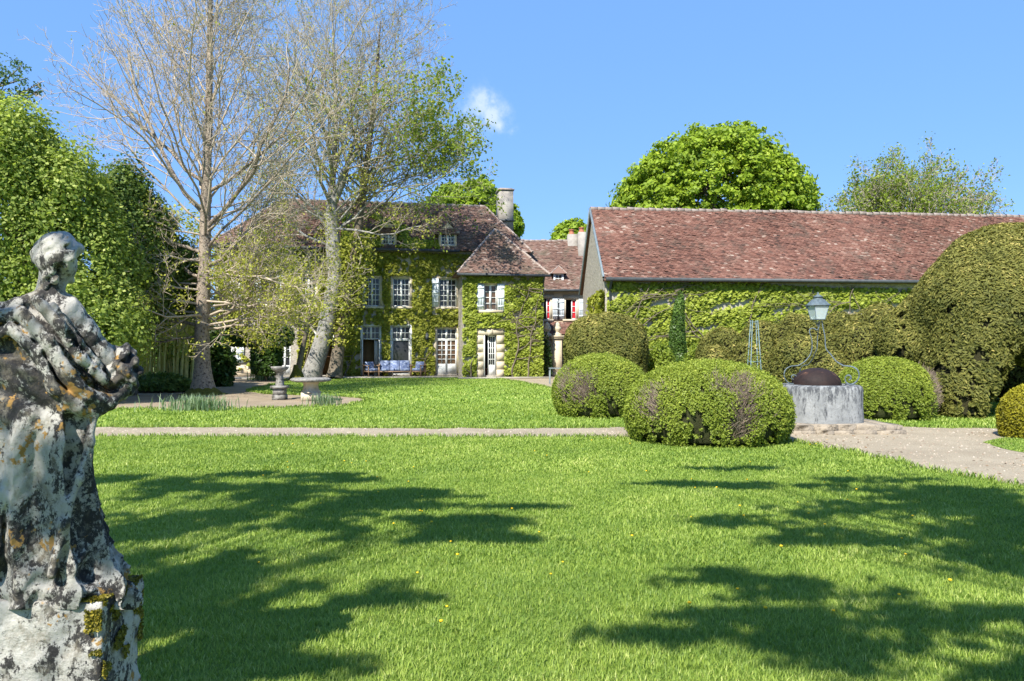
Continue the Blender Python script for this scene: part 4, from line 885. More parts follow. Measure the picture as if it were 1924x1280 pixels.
# bare tree by the dirt (trunk brown)
g = np.random.default_rng(4)
bt = at(382, 741, 26.0); t = thing('bare_tree', 'tall brown trunked tree with wide bare branches left of the stone basins', 'tree', (bt[0], 26.0, 0))
prim = []
for i in range(54):
    h = .16+.80*(i+g.random())/54; az = i*2.4+g.uniform(-.4, .4); lowb = h < .36
    L = (3.4 if lowb else 6.6*(1-.62*max(0, h-.42)/.58))*g.uniform(.75, 1.1)
    el = R(g.uniform(-5, 15) if lowb else g.uniform(30, 56)+20*h); prim.append((h, az, el, L, .26 if not lowb else .2))
for i in range(20): prim.append((.15+.30*(i+g.random())/20, g.uniform(-1.0, 1.0) if i % 4 else math.pi+g.uniform(-.7, .7), R(g.uniform(-12, 18)), g.uniform(2.8, 5.0) if i % 4 else g.uniform(2.2, 3.6), .2))
prim += [(.18, R(165), R(12), 2.9, .3), (.19, R(12), R(14), 3.4, .28), (.30, R(178), R(18), 3.6, .3), (.33, R(3), R(15), 4.6, .3), (.36, R(182), R(25), 4.5, .35), (.42, R(-10), R(28), 6.5, .45), (.45, R(190), R(35), 7, .45), (.52, R(172), R(38), 6.8, .45), (.5, R(5), R(40), 6.0, .4)]
def lf1(P, g):
    w_ = np.clip((7.5-P[:, 2])/6, .03, 1)*np.where(P[:, 0] > 0, 1.0, .6); k = g.random(len(P)) < w_
    P = P[k]; return np.repeat(P, 3, 0)+g.normal(size=(len(P)*3, 3))*.08
branchy(t, [(0, 0, 0), (-.05, 0, 2.2), (.05, 0, 4.5), (.05, .1, 7), (.2, 0, 10), (.25, 0, 13.5), (.3, 0, 18)], .27, prim, 41, 'twig_pale', 'bark_brown', lf1, 'spring_leaf', .085, .009, cnt=(9, 6, 4), up=.45, flare=1.7)
mb = MB(); a = np.linspace(0, 6.28, 30); mb.lathe([(.85, 0), (.62, .06), (.42, .22), (.33, .34)], 0, 0, 18); mb.build('mossy_root', 'moss', t)
# pale leaning plane tree
b2 = at(583, 712, 39.7); t = thing('plane_tree', 'pale grey leaning trunk tree with tall bare broom of branches before the manor', 'tree', (b2[0], 39.7, 0))
def rel(px, py, Y=39.7): p = at(px, py, Y); return (p[0]-b2[0], 0, p[2])
tp = [(0, 0, 0), rel(600, 660), rel(614, 615), rel(622, 565), rel(632, 520), rel(626, 470), rel(622, 400), rel(625, 330), rel(632, 250), rel(628, 120), rel(622, -20)]
prim = []
for i in range(70):
    h = .58+.40*(i+g.random())/70; az = i*2.4+g.uniform(-.5, .5); L = 8.4*(1-.35*(h-.55)/.45)*g.uniform(.6, 1.1); el = R(g.uniform(20, 78)); prim.append((h, az, el, L, .26 if i % 5 else .6))
for i in range(18): prim.append((g.uniform(.50, .62), g.choice([0, math.pi, math.pi])+g.uniform(-.6, .6), R(g.uniform(5, 40)), g.uniform(3.5, 6), .2))
def lf2(P, g):
    w_ = np.where((P[:, 0] > 4.6) & (P[:, 2] < 15.5) & (P[:, 2] > 9.5), .30, .26+.30*(P[:, 2] < 11))*np.where(P[:, 2] > 15.5, .12, 1); k = g.random(len(P)) < w_
    P = P[k]; r_ = np.where(P[:, 0] > 2.6, 5, 4); Q = np.repeat(P, 5, 0); return Q+g.normal(size=(len(Q), 3))*.17
branchy(t, tp, .50, prim, 43, 'twig_grey', 'bark_grey', lf2, 'spring_leaf', .12, .0095, cnt=(7, 5, 3), up=.55, flare=1.25, wig=.2, tap=-1, backcut=.72)
# second, darker trunk beside it
b3 = at(628, 713, 39.3); t = thing('plane_tree', 'darker cracked trunk tree with leafy right hand branches, right of the leaning pale trunk', 'tree', (b3[0], 39.3, 0))
def rel3(px, py, Y=39.3): p = at(px, py, Y+.5); return (p[0]-b3[0], .5, p[2])
tp = [(0, 0, 0), rel3(636, 650), rel3(655, 560), rel3(668, 470), rel3(676, 400), rel3(690, 300), rel3(705, 180), rel3(715, 40)]
prim = []
for i in range(44):
    h = .52+.45*(i+g.random())/44; az = i*2.4+g.uniform(-.5, .5); L = 6.8*(1-.4*(h-.4)/.6)*g.uniform(.6, 1.15); el = R(g.uniform(25, 75)); prim.append((h, az, el, L, .28))
for i in range(16): prim.append((g.uniform(.56, .74), g.uniform(-.5, .5), R(g.uniform(-2, 40)), g.uniform(5.4, 7.8), .22))
def lf3(P, g):
    w_ = np.clip((P[:, 0]-3.0)/2.6, .03, .62)*((P[:, 2] < 14.8) & (P[:, 2] > 8.6))+.05*np.where(P[:, 2] > 15.5, .1, 1); k = g.random(len(P)) < w_
    P = P[k]; Q = np.repeat(P, 5, 0); return Q+g.normal(size=(len(Q), 3))*.17
branchy(t, tp, .34, prim, 44, 'twig_grey', 'bark_dark', lf3, 'tree_leaf', .17, .010, cnt=(7, 5, 3), up=.5, flare=1.3, wig=.2, tap=.7, backcut=.72)
P = []
for z in np.linspace(1.8, 7.6, 60):
    x = np.interp(z, [p[2] for p in tp], [p[0] for p in tp]); y = np.interp(z, [p[2] for p in tp], [p[1] for p in tp]); q = rng.normal(size=(60, 3))*[.42+.08*math.sin(z*3), .35, .12]; P.append(q+[x, y, z])
P = np.concatenate(P); leaves(MB(), P, np.tile([0, -.6, .6], (len(P), 1)), .17, .8, .7, .4+.22*rng.normal(size=len(P))).build('ivy', 'ivy_leaf', t)
# young dark stem left of the pale trunk
b4 = at(556, 715, 37.0); t = thing('young_tree', 'thin dark leaning stem with mossy foot just left of the pale trunk', 'tree', (b4[0], 37, 0))
prim = [(h, g.uniform(0, 6.28), R(g.uniform(10, 50)), g.uniform(1.5, 3), .4) for h in np.linspace(.45, .98, 14)]
branchy(t, [(0, 0, 0), (.25, 0, 1.2), (.55, 0, 2.6), (.9, 0, 4.4), (1.0, 0, 6.5)], .15, prim, 45, 'bark_dark', 'bark_dark', lambda P, g: np.repeat(P, 3, 0)+g.normal(size=(len(P)*3, 3))*.15, 'spring_leaf', .12, .01, cnt=(5, 4, 2), lv=2, flare=2)
mb = MB(); mb.lathe([(.55, 0), (.40, .12), (.22, .5), (.16, .8)], 0.05, 0, 14); mb.build('mossy_root', 'moss', t)
# half-leafed tree behind the barn
b5 = at(1700, 655, 60); t = thing('budding_tree', 'half bare spreading tree in thin young leaf behind the barn roof, right of the chestnut', 'tree', (b5[0], 60, 0))
prim = []
for i in range(58):
    h = .34+.6*(i+g.random())/58; az = i*2.4; L = 9.0*(1-.40*(h-.3)/.7)*g.uniform(.75, 1.1); prim.append((h, az, R(g.uniform(25, 60)), L, .4))
def lf5(P, g):
    k = g.random(len(P)) < np.where(P[:, 0] < 1.5, .8, .4); P = P[k]; return np.repeat(P, 3, 0)+g.normal(size=(len(P)*3, 3))*.25
branchy(t, [(0, 0, 0), (.2, 0, 4), (0, 0, 8), (.3, 0, 12.4)], .4, prim, 46, 'twig_grey', 'bark_dark', lf5, 'tree_leaf', .20, .022, cnt=(8, 6, 3), up=.5)

# ------------------------------------------------------------------ bamboo, arch climber, low planting
b6 = at(305, 722, 29.0); t = thing('bamboo_clump', 'clump of arching yellow bamboo canes left of the brown tree trunk', 'bamboo', (b6[0], 29, 0))
mb = MB(); lp = []; g2 = random.Random(8)
for i in range(75):
    x = g2.uniform(-1.25, 1.35); y = g2.uniform(-.6, .8); lean = g2.uniform(-.05, .55); L = g2.uniform(2.2, 3.9)
    q = [(x+lean*s*s*1.2, y, L*s) for s in np.linspace(0, 1, 6)]; mb.tube(q, [.034]*5+[.014], 5, False)
    for s in range(int(34)): s2 = .45+.55*g2.random(); lp.append((x+lean*s2*s2*1.2+g2.gauss(0, .22), y+g2.gauss(0, .22), L*s2+g2.gauss(0, .12)))
mb.build('canes', 'bamboo_cane', t); leaves(MB(), np.array(lp), np.tile([0, -.3, 1.0], (len(lp), 1)), .19, .9, .25).build('leaves', 'shrub_leaf', t)
def mound(name, label, cat, px0, px1, py0, py1, Y, n, ls, leafm, d=.8, tb=.45, fill=.5):
    a_, b_ = at(px0, py0, Y), at(px1, py1, Y); c_ = ((a_[0]+b_[0])/2, Y, max(0, b_[2])); t = thing(name, label, cat, (c_[0], Y, 0)); rx_ = (b_[0]-a_[0])/2; rz_ = (a_[2]-max(0, b_[2]))
    dd = unit(rng.normal(size=(n, 3))); dd[:, 2] = np.abs(dd[:, 2]); rr = fill+(1-fill)*rng.random(n)
    P = dd*rr[:, None]*np.array([rx_, d, rz_])*(1+.14*vnoise(dd*2, 3, 8, 2))[:, None]+[0, 0, c_[2]]
    leaves(MB(), P, dd+[0, 0, .3], ls, .8, .6, tb+.2*rng.normal(size=n)+.1*vnoise(P, 4, 8, 3)).build('foliage', leafm, t); 
    ms = MB()
    for i in range(14):
        e_ = P[rng.integers(n)]; ms.tube([(e_[0]*.2, e_[1]*.2, 0), e_*.6, e_], [.02, .014, .005], 4, False)
    ms.build('stems', 'bark_dark', t); return t
mound('low_shrub', 'dark green undergrowth at the foot of the bamboo canes', 'shrub', 225, 372, 700, 732, 27.5, 7000, .13, 'shrub_leaf_dark', 1.0, .5)
mound('low_shrub', 'green shrub against the wall just right of the brown tree trunk', 'shrub', 395, 436, 615, 720, 32, 5500, .15, 'shrub_leaf_dark', .7, .35)
mound('low_shrub', 'small mid green bush under the barn vine, left of the slim conifer', 'shrub', 1212, 1272, 640, 712, 26.5, 4500, .10, 'tree_leaf', .6, .4)
mound('low_shrub', 'small mid green bush under the barn vine, right of the slim conifer', 'shrub', 1284, 1345, 642, 712, 26.0, 4500, .10, 'tree_leaf', .6, .4)
mound('climbing_rose', 'dark green climbing rose at the corner of the pavilion by the gate pillars', 'shrub', 1013, 1038, 620, 704, 41.5, 1800, .12, 'dark_leaf', .3, .4)
mound('dark_hedge', 'dark mass of evergreen foliage behind the bamboo and the brown trunk', 'hedge', 215, 440, 560, 735, 31.5, 26000, .2, 'dark_leaf', 1.0, .4, .7)
# evergreen arch
t = thing('evergreen_arch', 'dark evergreen climber trained as an arch over the path to the manor', 'arch', (at(480, 700, 36)[0], 36, 0)); X0 = at(480, 700, 36)[0]; Ps = []
for (xa, xb, ya, yb, n, dy) in ((404, 430, 640, 705, 2600, .5), (474, 528, 640, 706, 6500, .6), (405, 552, 612, 652, 9000, .7)):
    a_, b_ = at(xa, ya, 36), at(xb, yb, 36); q = rng.random((n, 3))*2-1; q = q/np.maximum(1, np.linalg.norm(q, axis=1))[:, None]**.35
    Ps.append(np.c_[(a_[0]+b_[0])/2-X0+q[:, 0]*(b_[0]-a_[0])/2, q[:, 1]*dy, (a_[2]+b_[2])/2+q[:, 2]*(a_[2]-b_[2])/2])
P = np.concatenate(Ps); P[:, 2] = np.maximum(P[:, 2], .05); leaves(MB(), P, np.tile([0, -.6, .6], (len(P), 1)), .17, .9, .55, .35+.22*rng.normal(size=len(P))+.15*vnoise(P, 2, 9, 3)).build('foliage', 'dark_leaf', t)
for px in (414, 500): x = at(px, 700, 36)[0]-X0; mb = MB(); mb.tube([(x, 0, 0), (x, 0, 1.6), (x*.9, 0, 2.5)], .05, 6); mb.build('post', 'bark_dark', t)
# daffodil leaf clumps
def clump(name, label, px, py, n, L, w_, sp, m='iris_blade'):
    x, y = pg(px, py); t = MB(); g = np.random.default_rng(px)
    for i in range(n):
        bx_, by_ = g.normal(size=2)*sp*[1, .45]; a = g.uniform(0, 6.28); l = L*g.uniform(.6, 1.1); ln = l*g.uniform(.1, .6)
        d = np.array([math.cos(a), math.sin(a)*.6]); s = np.array([-d[1], d[0]])*w_
        p0 = np.array([bx_, by_]); p1 = p0+d*ln*.35; p2 = p0+d*ln
        t.add([(*(p0-s), 0), (*(p0+s), 0), (*(p1+s), l*.6), (*(p1-s), l*.6), (*p2, l*(.95-.3*ln/l))], [(0, 1, 2, 3)], g.random()); t.f.append(np.array([[3, 2, 4]])+t.n-5)
    o = t.build(name, m); o.location = (x, y, 0); tag(o, label, 'plant')
clump('daffodil_clump', 'wide clump of grey green daffodil leaves beside the brown tree', 372, 772, 420, .50, .013, .42)
clump('daffodil_clump', 'small clump of daffodil leaves at the foot of the mushroom shaped stone basin', 612, 762, 150, .42, .013, .22)
clump('daffodil_clump', 'grey green leaf clump below the evergreen arch', 497, 715, 140, .7, .03, .3)

# ------------------------------------------------------------------ stone basins
x, y = pg(523, 752); t = thing('stone_sundial', 'slender grey stone pedestal basin on a square base, left of the mushroom basin', 'pedestal', (x, y+.15, 0))
mb = MB(); mb.box(-.19, .19, -.19, .19, 0, .16); mb.box(-.17, .17, -.17, .17, .16, .36); mb.box(-.23, .23, -.23, .23, .36, .44); mb.build('base', 'grey_stone', t)
mb = MB(); mb.lathe([(.15, .44), (.13, .55), (.105, .7), (.115, .80), (.16, .86)], 0, 0, 4); mb.build('pillar', 'grey_stone', t)
mb = MB(); mb.lathe([(.10, .86), (.22, .93), (.27, 1.0), (.27, 1.04), (.2, 1.03), (.0, .98)], 0, 0, 20); mb.build('bowl', 'grey_stone', t, True)
x, y = pg(581, 754); t = thing('stone_basin', 'broad flat topped mushroom shaped stone basin on a pale pedestal', 'basin', (x, y+.2, 0))
mb = MB(); mb.box(-.25, .25, -.22, .22, 0, .26); mb.lathe([(.33, .26), (.25, .34), (.22, .48), (.27, .58), (.34, .6)], 0, 0, 4); mb.build('pedestal', 'limestone', t)
mb = MB(); k = 28; prof = [(.10, .56), (.48, .585), (.60, .61), (.62, .66), (.56, .70), (.40, .67), (.0, .66)]
mb.lathe(prof, 0, 0, k); v = mb.v[0]; v *= (1+.05*vnoise(v, 4, 6, 5))[:, None]*[1, 1, 0]+[0, 0, 1]; mb.build('bowl', 'grey_stone', t)
mb = MB(); 
# ------------------------------------------------------------------ gate pillars
for px, yy, lab in ((1028, 42.9, 'stone gate pillar with vase finial nearest the pavilion corner'), (1047, 42.3, 'stone gate pillar with vase finial, right hand one of the pair')):
    x = (px-CX)*yy/F; t = thing('gate_pillar', lab, 'pillar', (x, yy, 0), 0, 'gate pillars by the courtyard')
    mb = MB(); mb.box(-.25, .25, -.25, .25, 0, 2.15)
    mb.box(-.29, .29, -.29, .29, 0, .25)
    mb.build('shaft', 'limestone', t)
    mb = MB(); mb.box(-.34, .34, -.34, .34, 2.15, 2.25); mb.box(-.38, .38, -.38, .38, 2.25, 2.33); mb.build('cap', 'limestone', t)
    mb = MB(); mb.lathe([(.24, 2.33), (.26, 2.42), (.13, 2.5), (.12, 2.56), (.22, 2.66), (.23, 2.78), (.15, 2.92), (.17, 2.98), (.08, 3.08), (0, 3.14)], 0, 0, 18); mb.build('finial', 'limestone', t, True)
# ------------------------------------------------------------------ garden furniture on the terrace
def seatset(name, label, px0, px1, off, zt, rz=0, group=None, teak='teak'):
    u0, _ = hf(px0, 690, off); u1, _ = hf(px1, 690, off); um = (u0+u1)/2; w_ = (u1-u0); xw = O_[0]+um*CT-off*ST; yw = O_[1]+um*ST+off*CT
    t = thing(name, label, 'garden seat', (xw, yw, .077), TH+rz, group); h = w_/2
    mb = MB()
    for sx in (-1, 1):
        for sy in (-1, 1): mb.box(sx*h-.035*(sx > 0)-.0, sx*h+.035*(sx < 0), sy*.34-.035, sy*.34+.035, 0, .58)
        mb.box(sx*h-.05, sx*h+.05, -.4, .36, .58, .62)
    mb.box(-h+.04, h-.04, -.36, .36, .24, .30); mb.box(-h, h, .33, .38, .3, .68)
    mb.build('frame', teak, t)
    c = MB(); n = max(1, round(w_/.65))
    for i in range(n): a = -h+.06+(2*h-.12)*i/n; c.box(a+.01, a+(2*h-.12)/n-.01, -.36, .24, .30, .44)
    c.build('seat_cushion', 'cushion_blue', t)
    c = MB()
    for i in range(n): a = -h+.06+(2*h-.12)*i/n; c.add([(a+.01, .10, .44), (a+(2*h-.12)/n-.01, .10, .44), (a+(2*h-.12)/n-.01, .24, .44), (a+.01, .24, .44), (a+.01, .2, zt), (a+(2*h-.12)/n-.01, .2, zt), (a+(2*h-.12)/n-.01, .33, zt), (a+.01, .33, zt)], [(0, 1, 5, 4), (1, 2, 6, 5), (2, 3, 7, 6), (3, 0, 4, 7), (4, 5, 6, 7)])
    c.build('back_cushion', 'cushion_blue', t); return t
seatset('garden_sofa', 'wide wooden garden sofa with blue striped cushions on the terrace', 712, 772, -1.05, .86)
seatset('garden_armchair', 'small cushioned armchair at the left end of the blue sofa', 686, 708, -1.1, .80, R(25), 'terrace armchairs')
seatset('garden_armchair', 'small cushioned armchair at the right end of the blue sofa', 776, 796, -1.1, .80, R(-25), 'terrace armchairs')
def pot(label, px, py, Y, r, h):
    p = at(px, py, Y); t = thing('terracotta_pot', label, 'pot', (p[0], Y, .077 if Y > 40.2 else 0)); mb = MB()
    mb.lathe([(r*.7, 0), (r*.95, h*.6), (r, h*.86), (r*1.12, h*.86), (r*1.12, h), (r*.95, h), (r*.9, h*.8), (0, h*.8)], 0, 0, 18); mb.build('body', 'terracotta', t, False); return t
pot('large terracotta pot standing left of the pavilion door step', 918, 703, 41.0, .24, .46)
pot('smaller terracotta pot leaning beside the large one', 908, 706, 40.9, .15, .30)
pot('terracotta pot beside the open brown doorway behind the pale trunk', 588, 690, 40.2, .2, .4)
# metal table near courtyard
p = at(1048, 722, 33.5); t = thing('metal_table', 'grey metal garden table half hidden behind the left box dome', 'table', (p[0]+.1, 33.5, 0))
mb = MB(); mb.box(-.5, .5, -.4, .4, .70, .73); mb.build('tabletop', 'pipe_zinc', t)
for sx in (-.46, .46):
    for sy in (-.36, .36): mb = MB(); mb.tube([(sx, sy, 0), (sx, sy, .70)], .02, 6); mb.build('leg', 'pipe_zinc', t)
# obelisk trellis
p = at(1417, 655, 19.6); t = thing('obelisk_trellis', 'slim blue green metal obelisk trellis in front of the yew hedge', 'trellis', (p[0], 19.6, 0)); mb = MB()
zt_ = at(0, 602, 19.6)[2]
for sx in (-1, 1):
    for sy in (-1, 1): mb.tube([(sx*.19, sy*.19, 0), (sx*.07, sy*.07, zt_)], .012, 6)
for z in (.55, 1.25, zt_-.05):
    r = .19-(.12)*z/zt_; mb.tube([(-r, -r, z), (r, -r, z), (r, r, z), (-r, r, z), (-r, -r, z)], .010, 5)
mb.build('frame', 'blue_metal', t)
P = rng.normal(size=(420, 3))*[.16, .16, .42]+[0, 0, .85]; P = P[P[:, 2] > 0]; o = leaves(MB(), P, np.tile([0, -.5, .7], (len(P), 1)), .06, .9).build('climbing_stem', 'tree_leaf'); o.name = 'clematis_plant'; o.location = (p[0], 19.6, 0); tag(o, 'thin climbing plant twining up the blue green obelisk', 'climbing plant')

# ------------------------------------------------------------------ well with wrought iron and lantern
WX, WYY = at(1541, 655, 14.85)[0], 14.85
t = thing('stone_steps', 'layered rough stone slabs forming the step round the well', 'step', (WX, WYY, 0)); mb = MB(); g3 = random.Random(5)
def slab(x0, x1, y0, y1, z0, z1):
    n = 5; v = []; 
    for z in (z0, z1):
        for (xx, yy) in ((x0, y0), ((x0+x1)/2, y0-.006), (x1, y0), (x1+.015, (y0+y1)/2), (x1, y1), (x0, y1), (x0-.015, (y0+y1)/2)): v.append((xx+g3.gauss(0, .005), yy+g3.gauss(0, .008), z+g3.gauss(0, .004)))
    k = 7; mb.add(v, [(i, (i+1) % k, k+(i+1) % k, k+i) for i in range(k)]); mb.f.append(np.array([(k, k+i, k+i+1) for i in range(1, k-1)])+mb.n-2*k)
x = -.95
while x < 1.1: w_ = g3.uniform(.28, .6); slab(x, min(x+w_-.015, 1.2), -1.0+g3.uniform(-.02, .02), .8, .0, .07); x += w_
x = -.92
while x < .95: w_ = g3.uniform(.35, .6); slab(x, min(x+w_-.012, 1.05), -.96+g3.uniform(-.03, .03), .8, .075, .17); x += w_
slab(.95, 1.22, -.8, -.2, .075, .15); mb.build('slabs', 'slab_stone', t)
Wl = thing('stone_well', 'round pale stone well with scrolled ironwork and a lantern on top', 'well', (WX, WYY, 0)); rw = .735
mb = MB(); k = 48
mb.lathe([(rw*.985, .168), (rw*.985, .26), (rw*.975, .5), (rw*.98, .80), (rw*.96, .86), (rw*.9, .885), (rw*.70, .885), (rw*.66, .86), (rw*.66, .5)], 0, 0, 56, p=2.9)
v = mb.v[0]; nz_ = vnoise(v, 4, 10, 7); v += unit(v*[1, 1, 0])*nz_[:, None]*.008; mb.build('drum', 'well_stone', Wl, True)
mb = MB(); cxp = (1532-1541)/94.6*1.0; prof = []
for i in range(9): a = i/8*math.pi/2; prof.append((.47*math.cos(a), .888+.33*math.sin(a)))
mb.lathe([(.47, .80)]+prof, -.08, 0, 36); mb.build('lid', 'rust', Wl, True)
# iron arms: profile in (r, z)
zr = .885
prof = [(.545, zr+.10), (.575, zr+.115), (.585, zr+.15), (.56, zr+.185), (.515, zr+.185), (.475, zr+.14), (.49, zr+.06), (.545, zr+.018), (.62, zr+.02), (.70, zr+.09), (.735, zr+.19), (.70, zr+.30), (.60, zr+.36), (.46, zr+.375), (.40, zr+.40), (.30, zr+.47), (.20, zr+.60), (.165, zr+.75), (.175, zr+.90), (.215, zr+1.03)]
prof2 = prof[:-3]+[(.11, zr+.72), (.09, zr+.95), (.05, zr+1.15), (.03, zr+1.27)]
def spl(pr, n=6):
    P = np.array(pr); out = []
    for i in range(len(P)-1):
        p0, p1, p2, p3 = P[max(i-1, 0)], P[i], P[i+1], P[min(i+2, len(P)-1)]
        for s in np.linspace(0, 1, n, endpoint=False): out.append(.5*((2*p1)+(-p0+p2)*s+(2*p0-5*p1+4*p2-p3)*s*s+(-p0+3*p1-3*p2+p3)*s**3))
    out.append(P[-1]); return np.array(out)
for az in (183, 318, 352, 100):
    q = spl(prof if az == 183 else prof2); c_, s_ = math.cos(R(az)), math.sin(R(az)); mb = MB(); mb.tube(np.c_[q[:, 0]*c_, q[:, 0]*s_, q[:, 1]], .0105, 7); mb.build('iron_arm', 'iron_paint', Wl, True)
mb = MB(); q = spl([(-.215, 0, zr+1.03), (-.20, 0, zr+1.10), (-.13, 0, zr+1.12), (-.06, 0, zr+1.08), (-.02, 0, zr+1.16)]); mb.tube(q, .012, 6); mb.build('iron_arm', 'iron_paint', Wl, True)
L_ = bpy.data.objects.new('lantern', None); COL.objects.link(L_); L_.parent = Wl; L_.location = (-.045, 0, .25); L_.scale = (.88, .88, .88); lz = 2.19
mb = MB()
for a in range(4):
    an = R(45+90*a+8); q = spl([(.02, zr+1.15), (.05, zr+1.24), (.10, zr+1.27), (.10, lz-.02)], 4); mb.tube(np.c_[q[:, 0]*math.cos(an), q[:, 0]*math.sin(an), q[:, 1]], .008, 5)
mb.build('bracket', 'iron_paint', L_)
A8 = [R(45+90*a+8) for a in range(4)]
mb = MB()
for an in A8: mb.tube([(.155*math.cos(an), .155*math.sin(an), lz), (.235*math.cos(an), .235*math.sin(an), lz+.31)], .009, 5)
for r_, z_ in ((.155, lz), (.235, lz+.31)): mb.tube([(r_*math.cos(A8[i % 4]), r_*math.sin(A8[i % 4]), z_) for i in range(5)], .009, 5)
mb.build('frame', 'iron_paint', L_)
mb = MB(); 
for i in range(4):
    a, b_ = A8[i], A8[(i+1) % 4]; mb.quad((.15*math.cos(a), .15*math.sin(a), lz+.01), (.15*math.cos(b_), .15*math.sin(b_), lz+.01), (.23*math.cos(b_), .23*math.sin(b_), lz+.30), (.23*math.cos(a), .23*math.sin(a), lz+.30))
mb.build('glass', 'lantern_glass', L_)
mb = MB(); mb.lathe([(.02, lz), (.018, lz+.12)], 0, 0, 8); mb.lathe([(.03, lz+.12), (.045, lz+.16), (.03, lz+.2), (0, lz+.22)], 0, 0, 10); mb.build('bulb', 'white_paint', L_)
mb = MB(); pr = [(.275, lz+.31), (.28, lz+.33), (.25, lz+.345), (.14, lz+.45), (.105, lz+.46), (.105, lz+.50), (.125, lz+.505), (.05, lz+.555), (.02, lz+.57), (.03, lz+.60), (0, lz+.625)]
V = []; 
for r_, z_ in pr: V += [(r_*math.cos(a), r_*math.sin(a), z_) for a in A8]
mb.add(V, [(i*4+j, i*4+(j+1) % 4, i*4+4+(j+1) % 4, i*4+4+j) for i in range(len(pr)-1) for j in range(4)]); mb.add([(.27*math.cos(a), .27*math.sin(a), lz+.312) for a in A8], [(0, 1, 2, 3)]); mb.build('hood', 'iron_paint', L_)

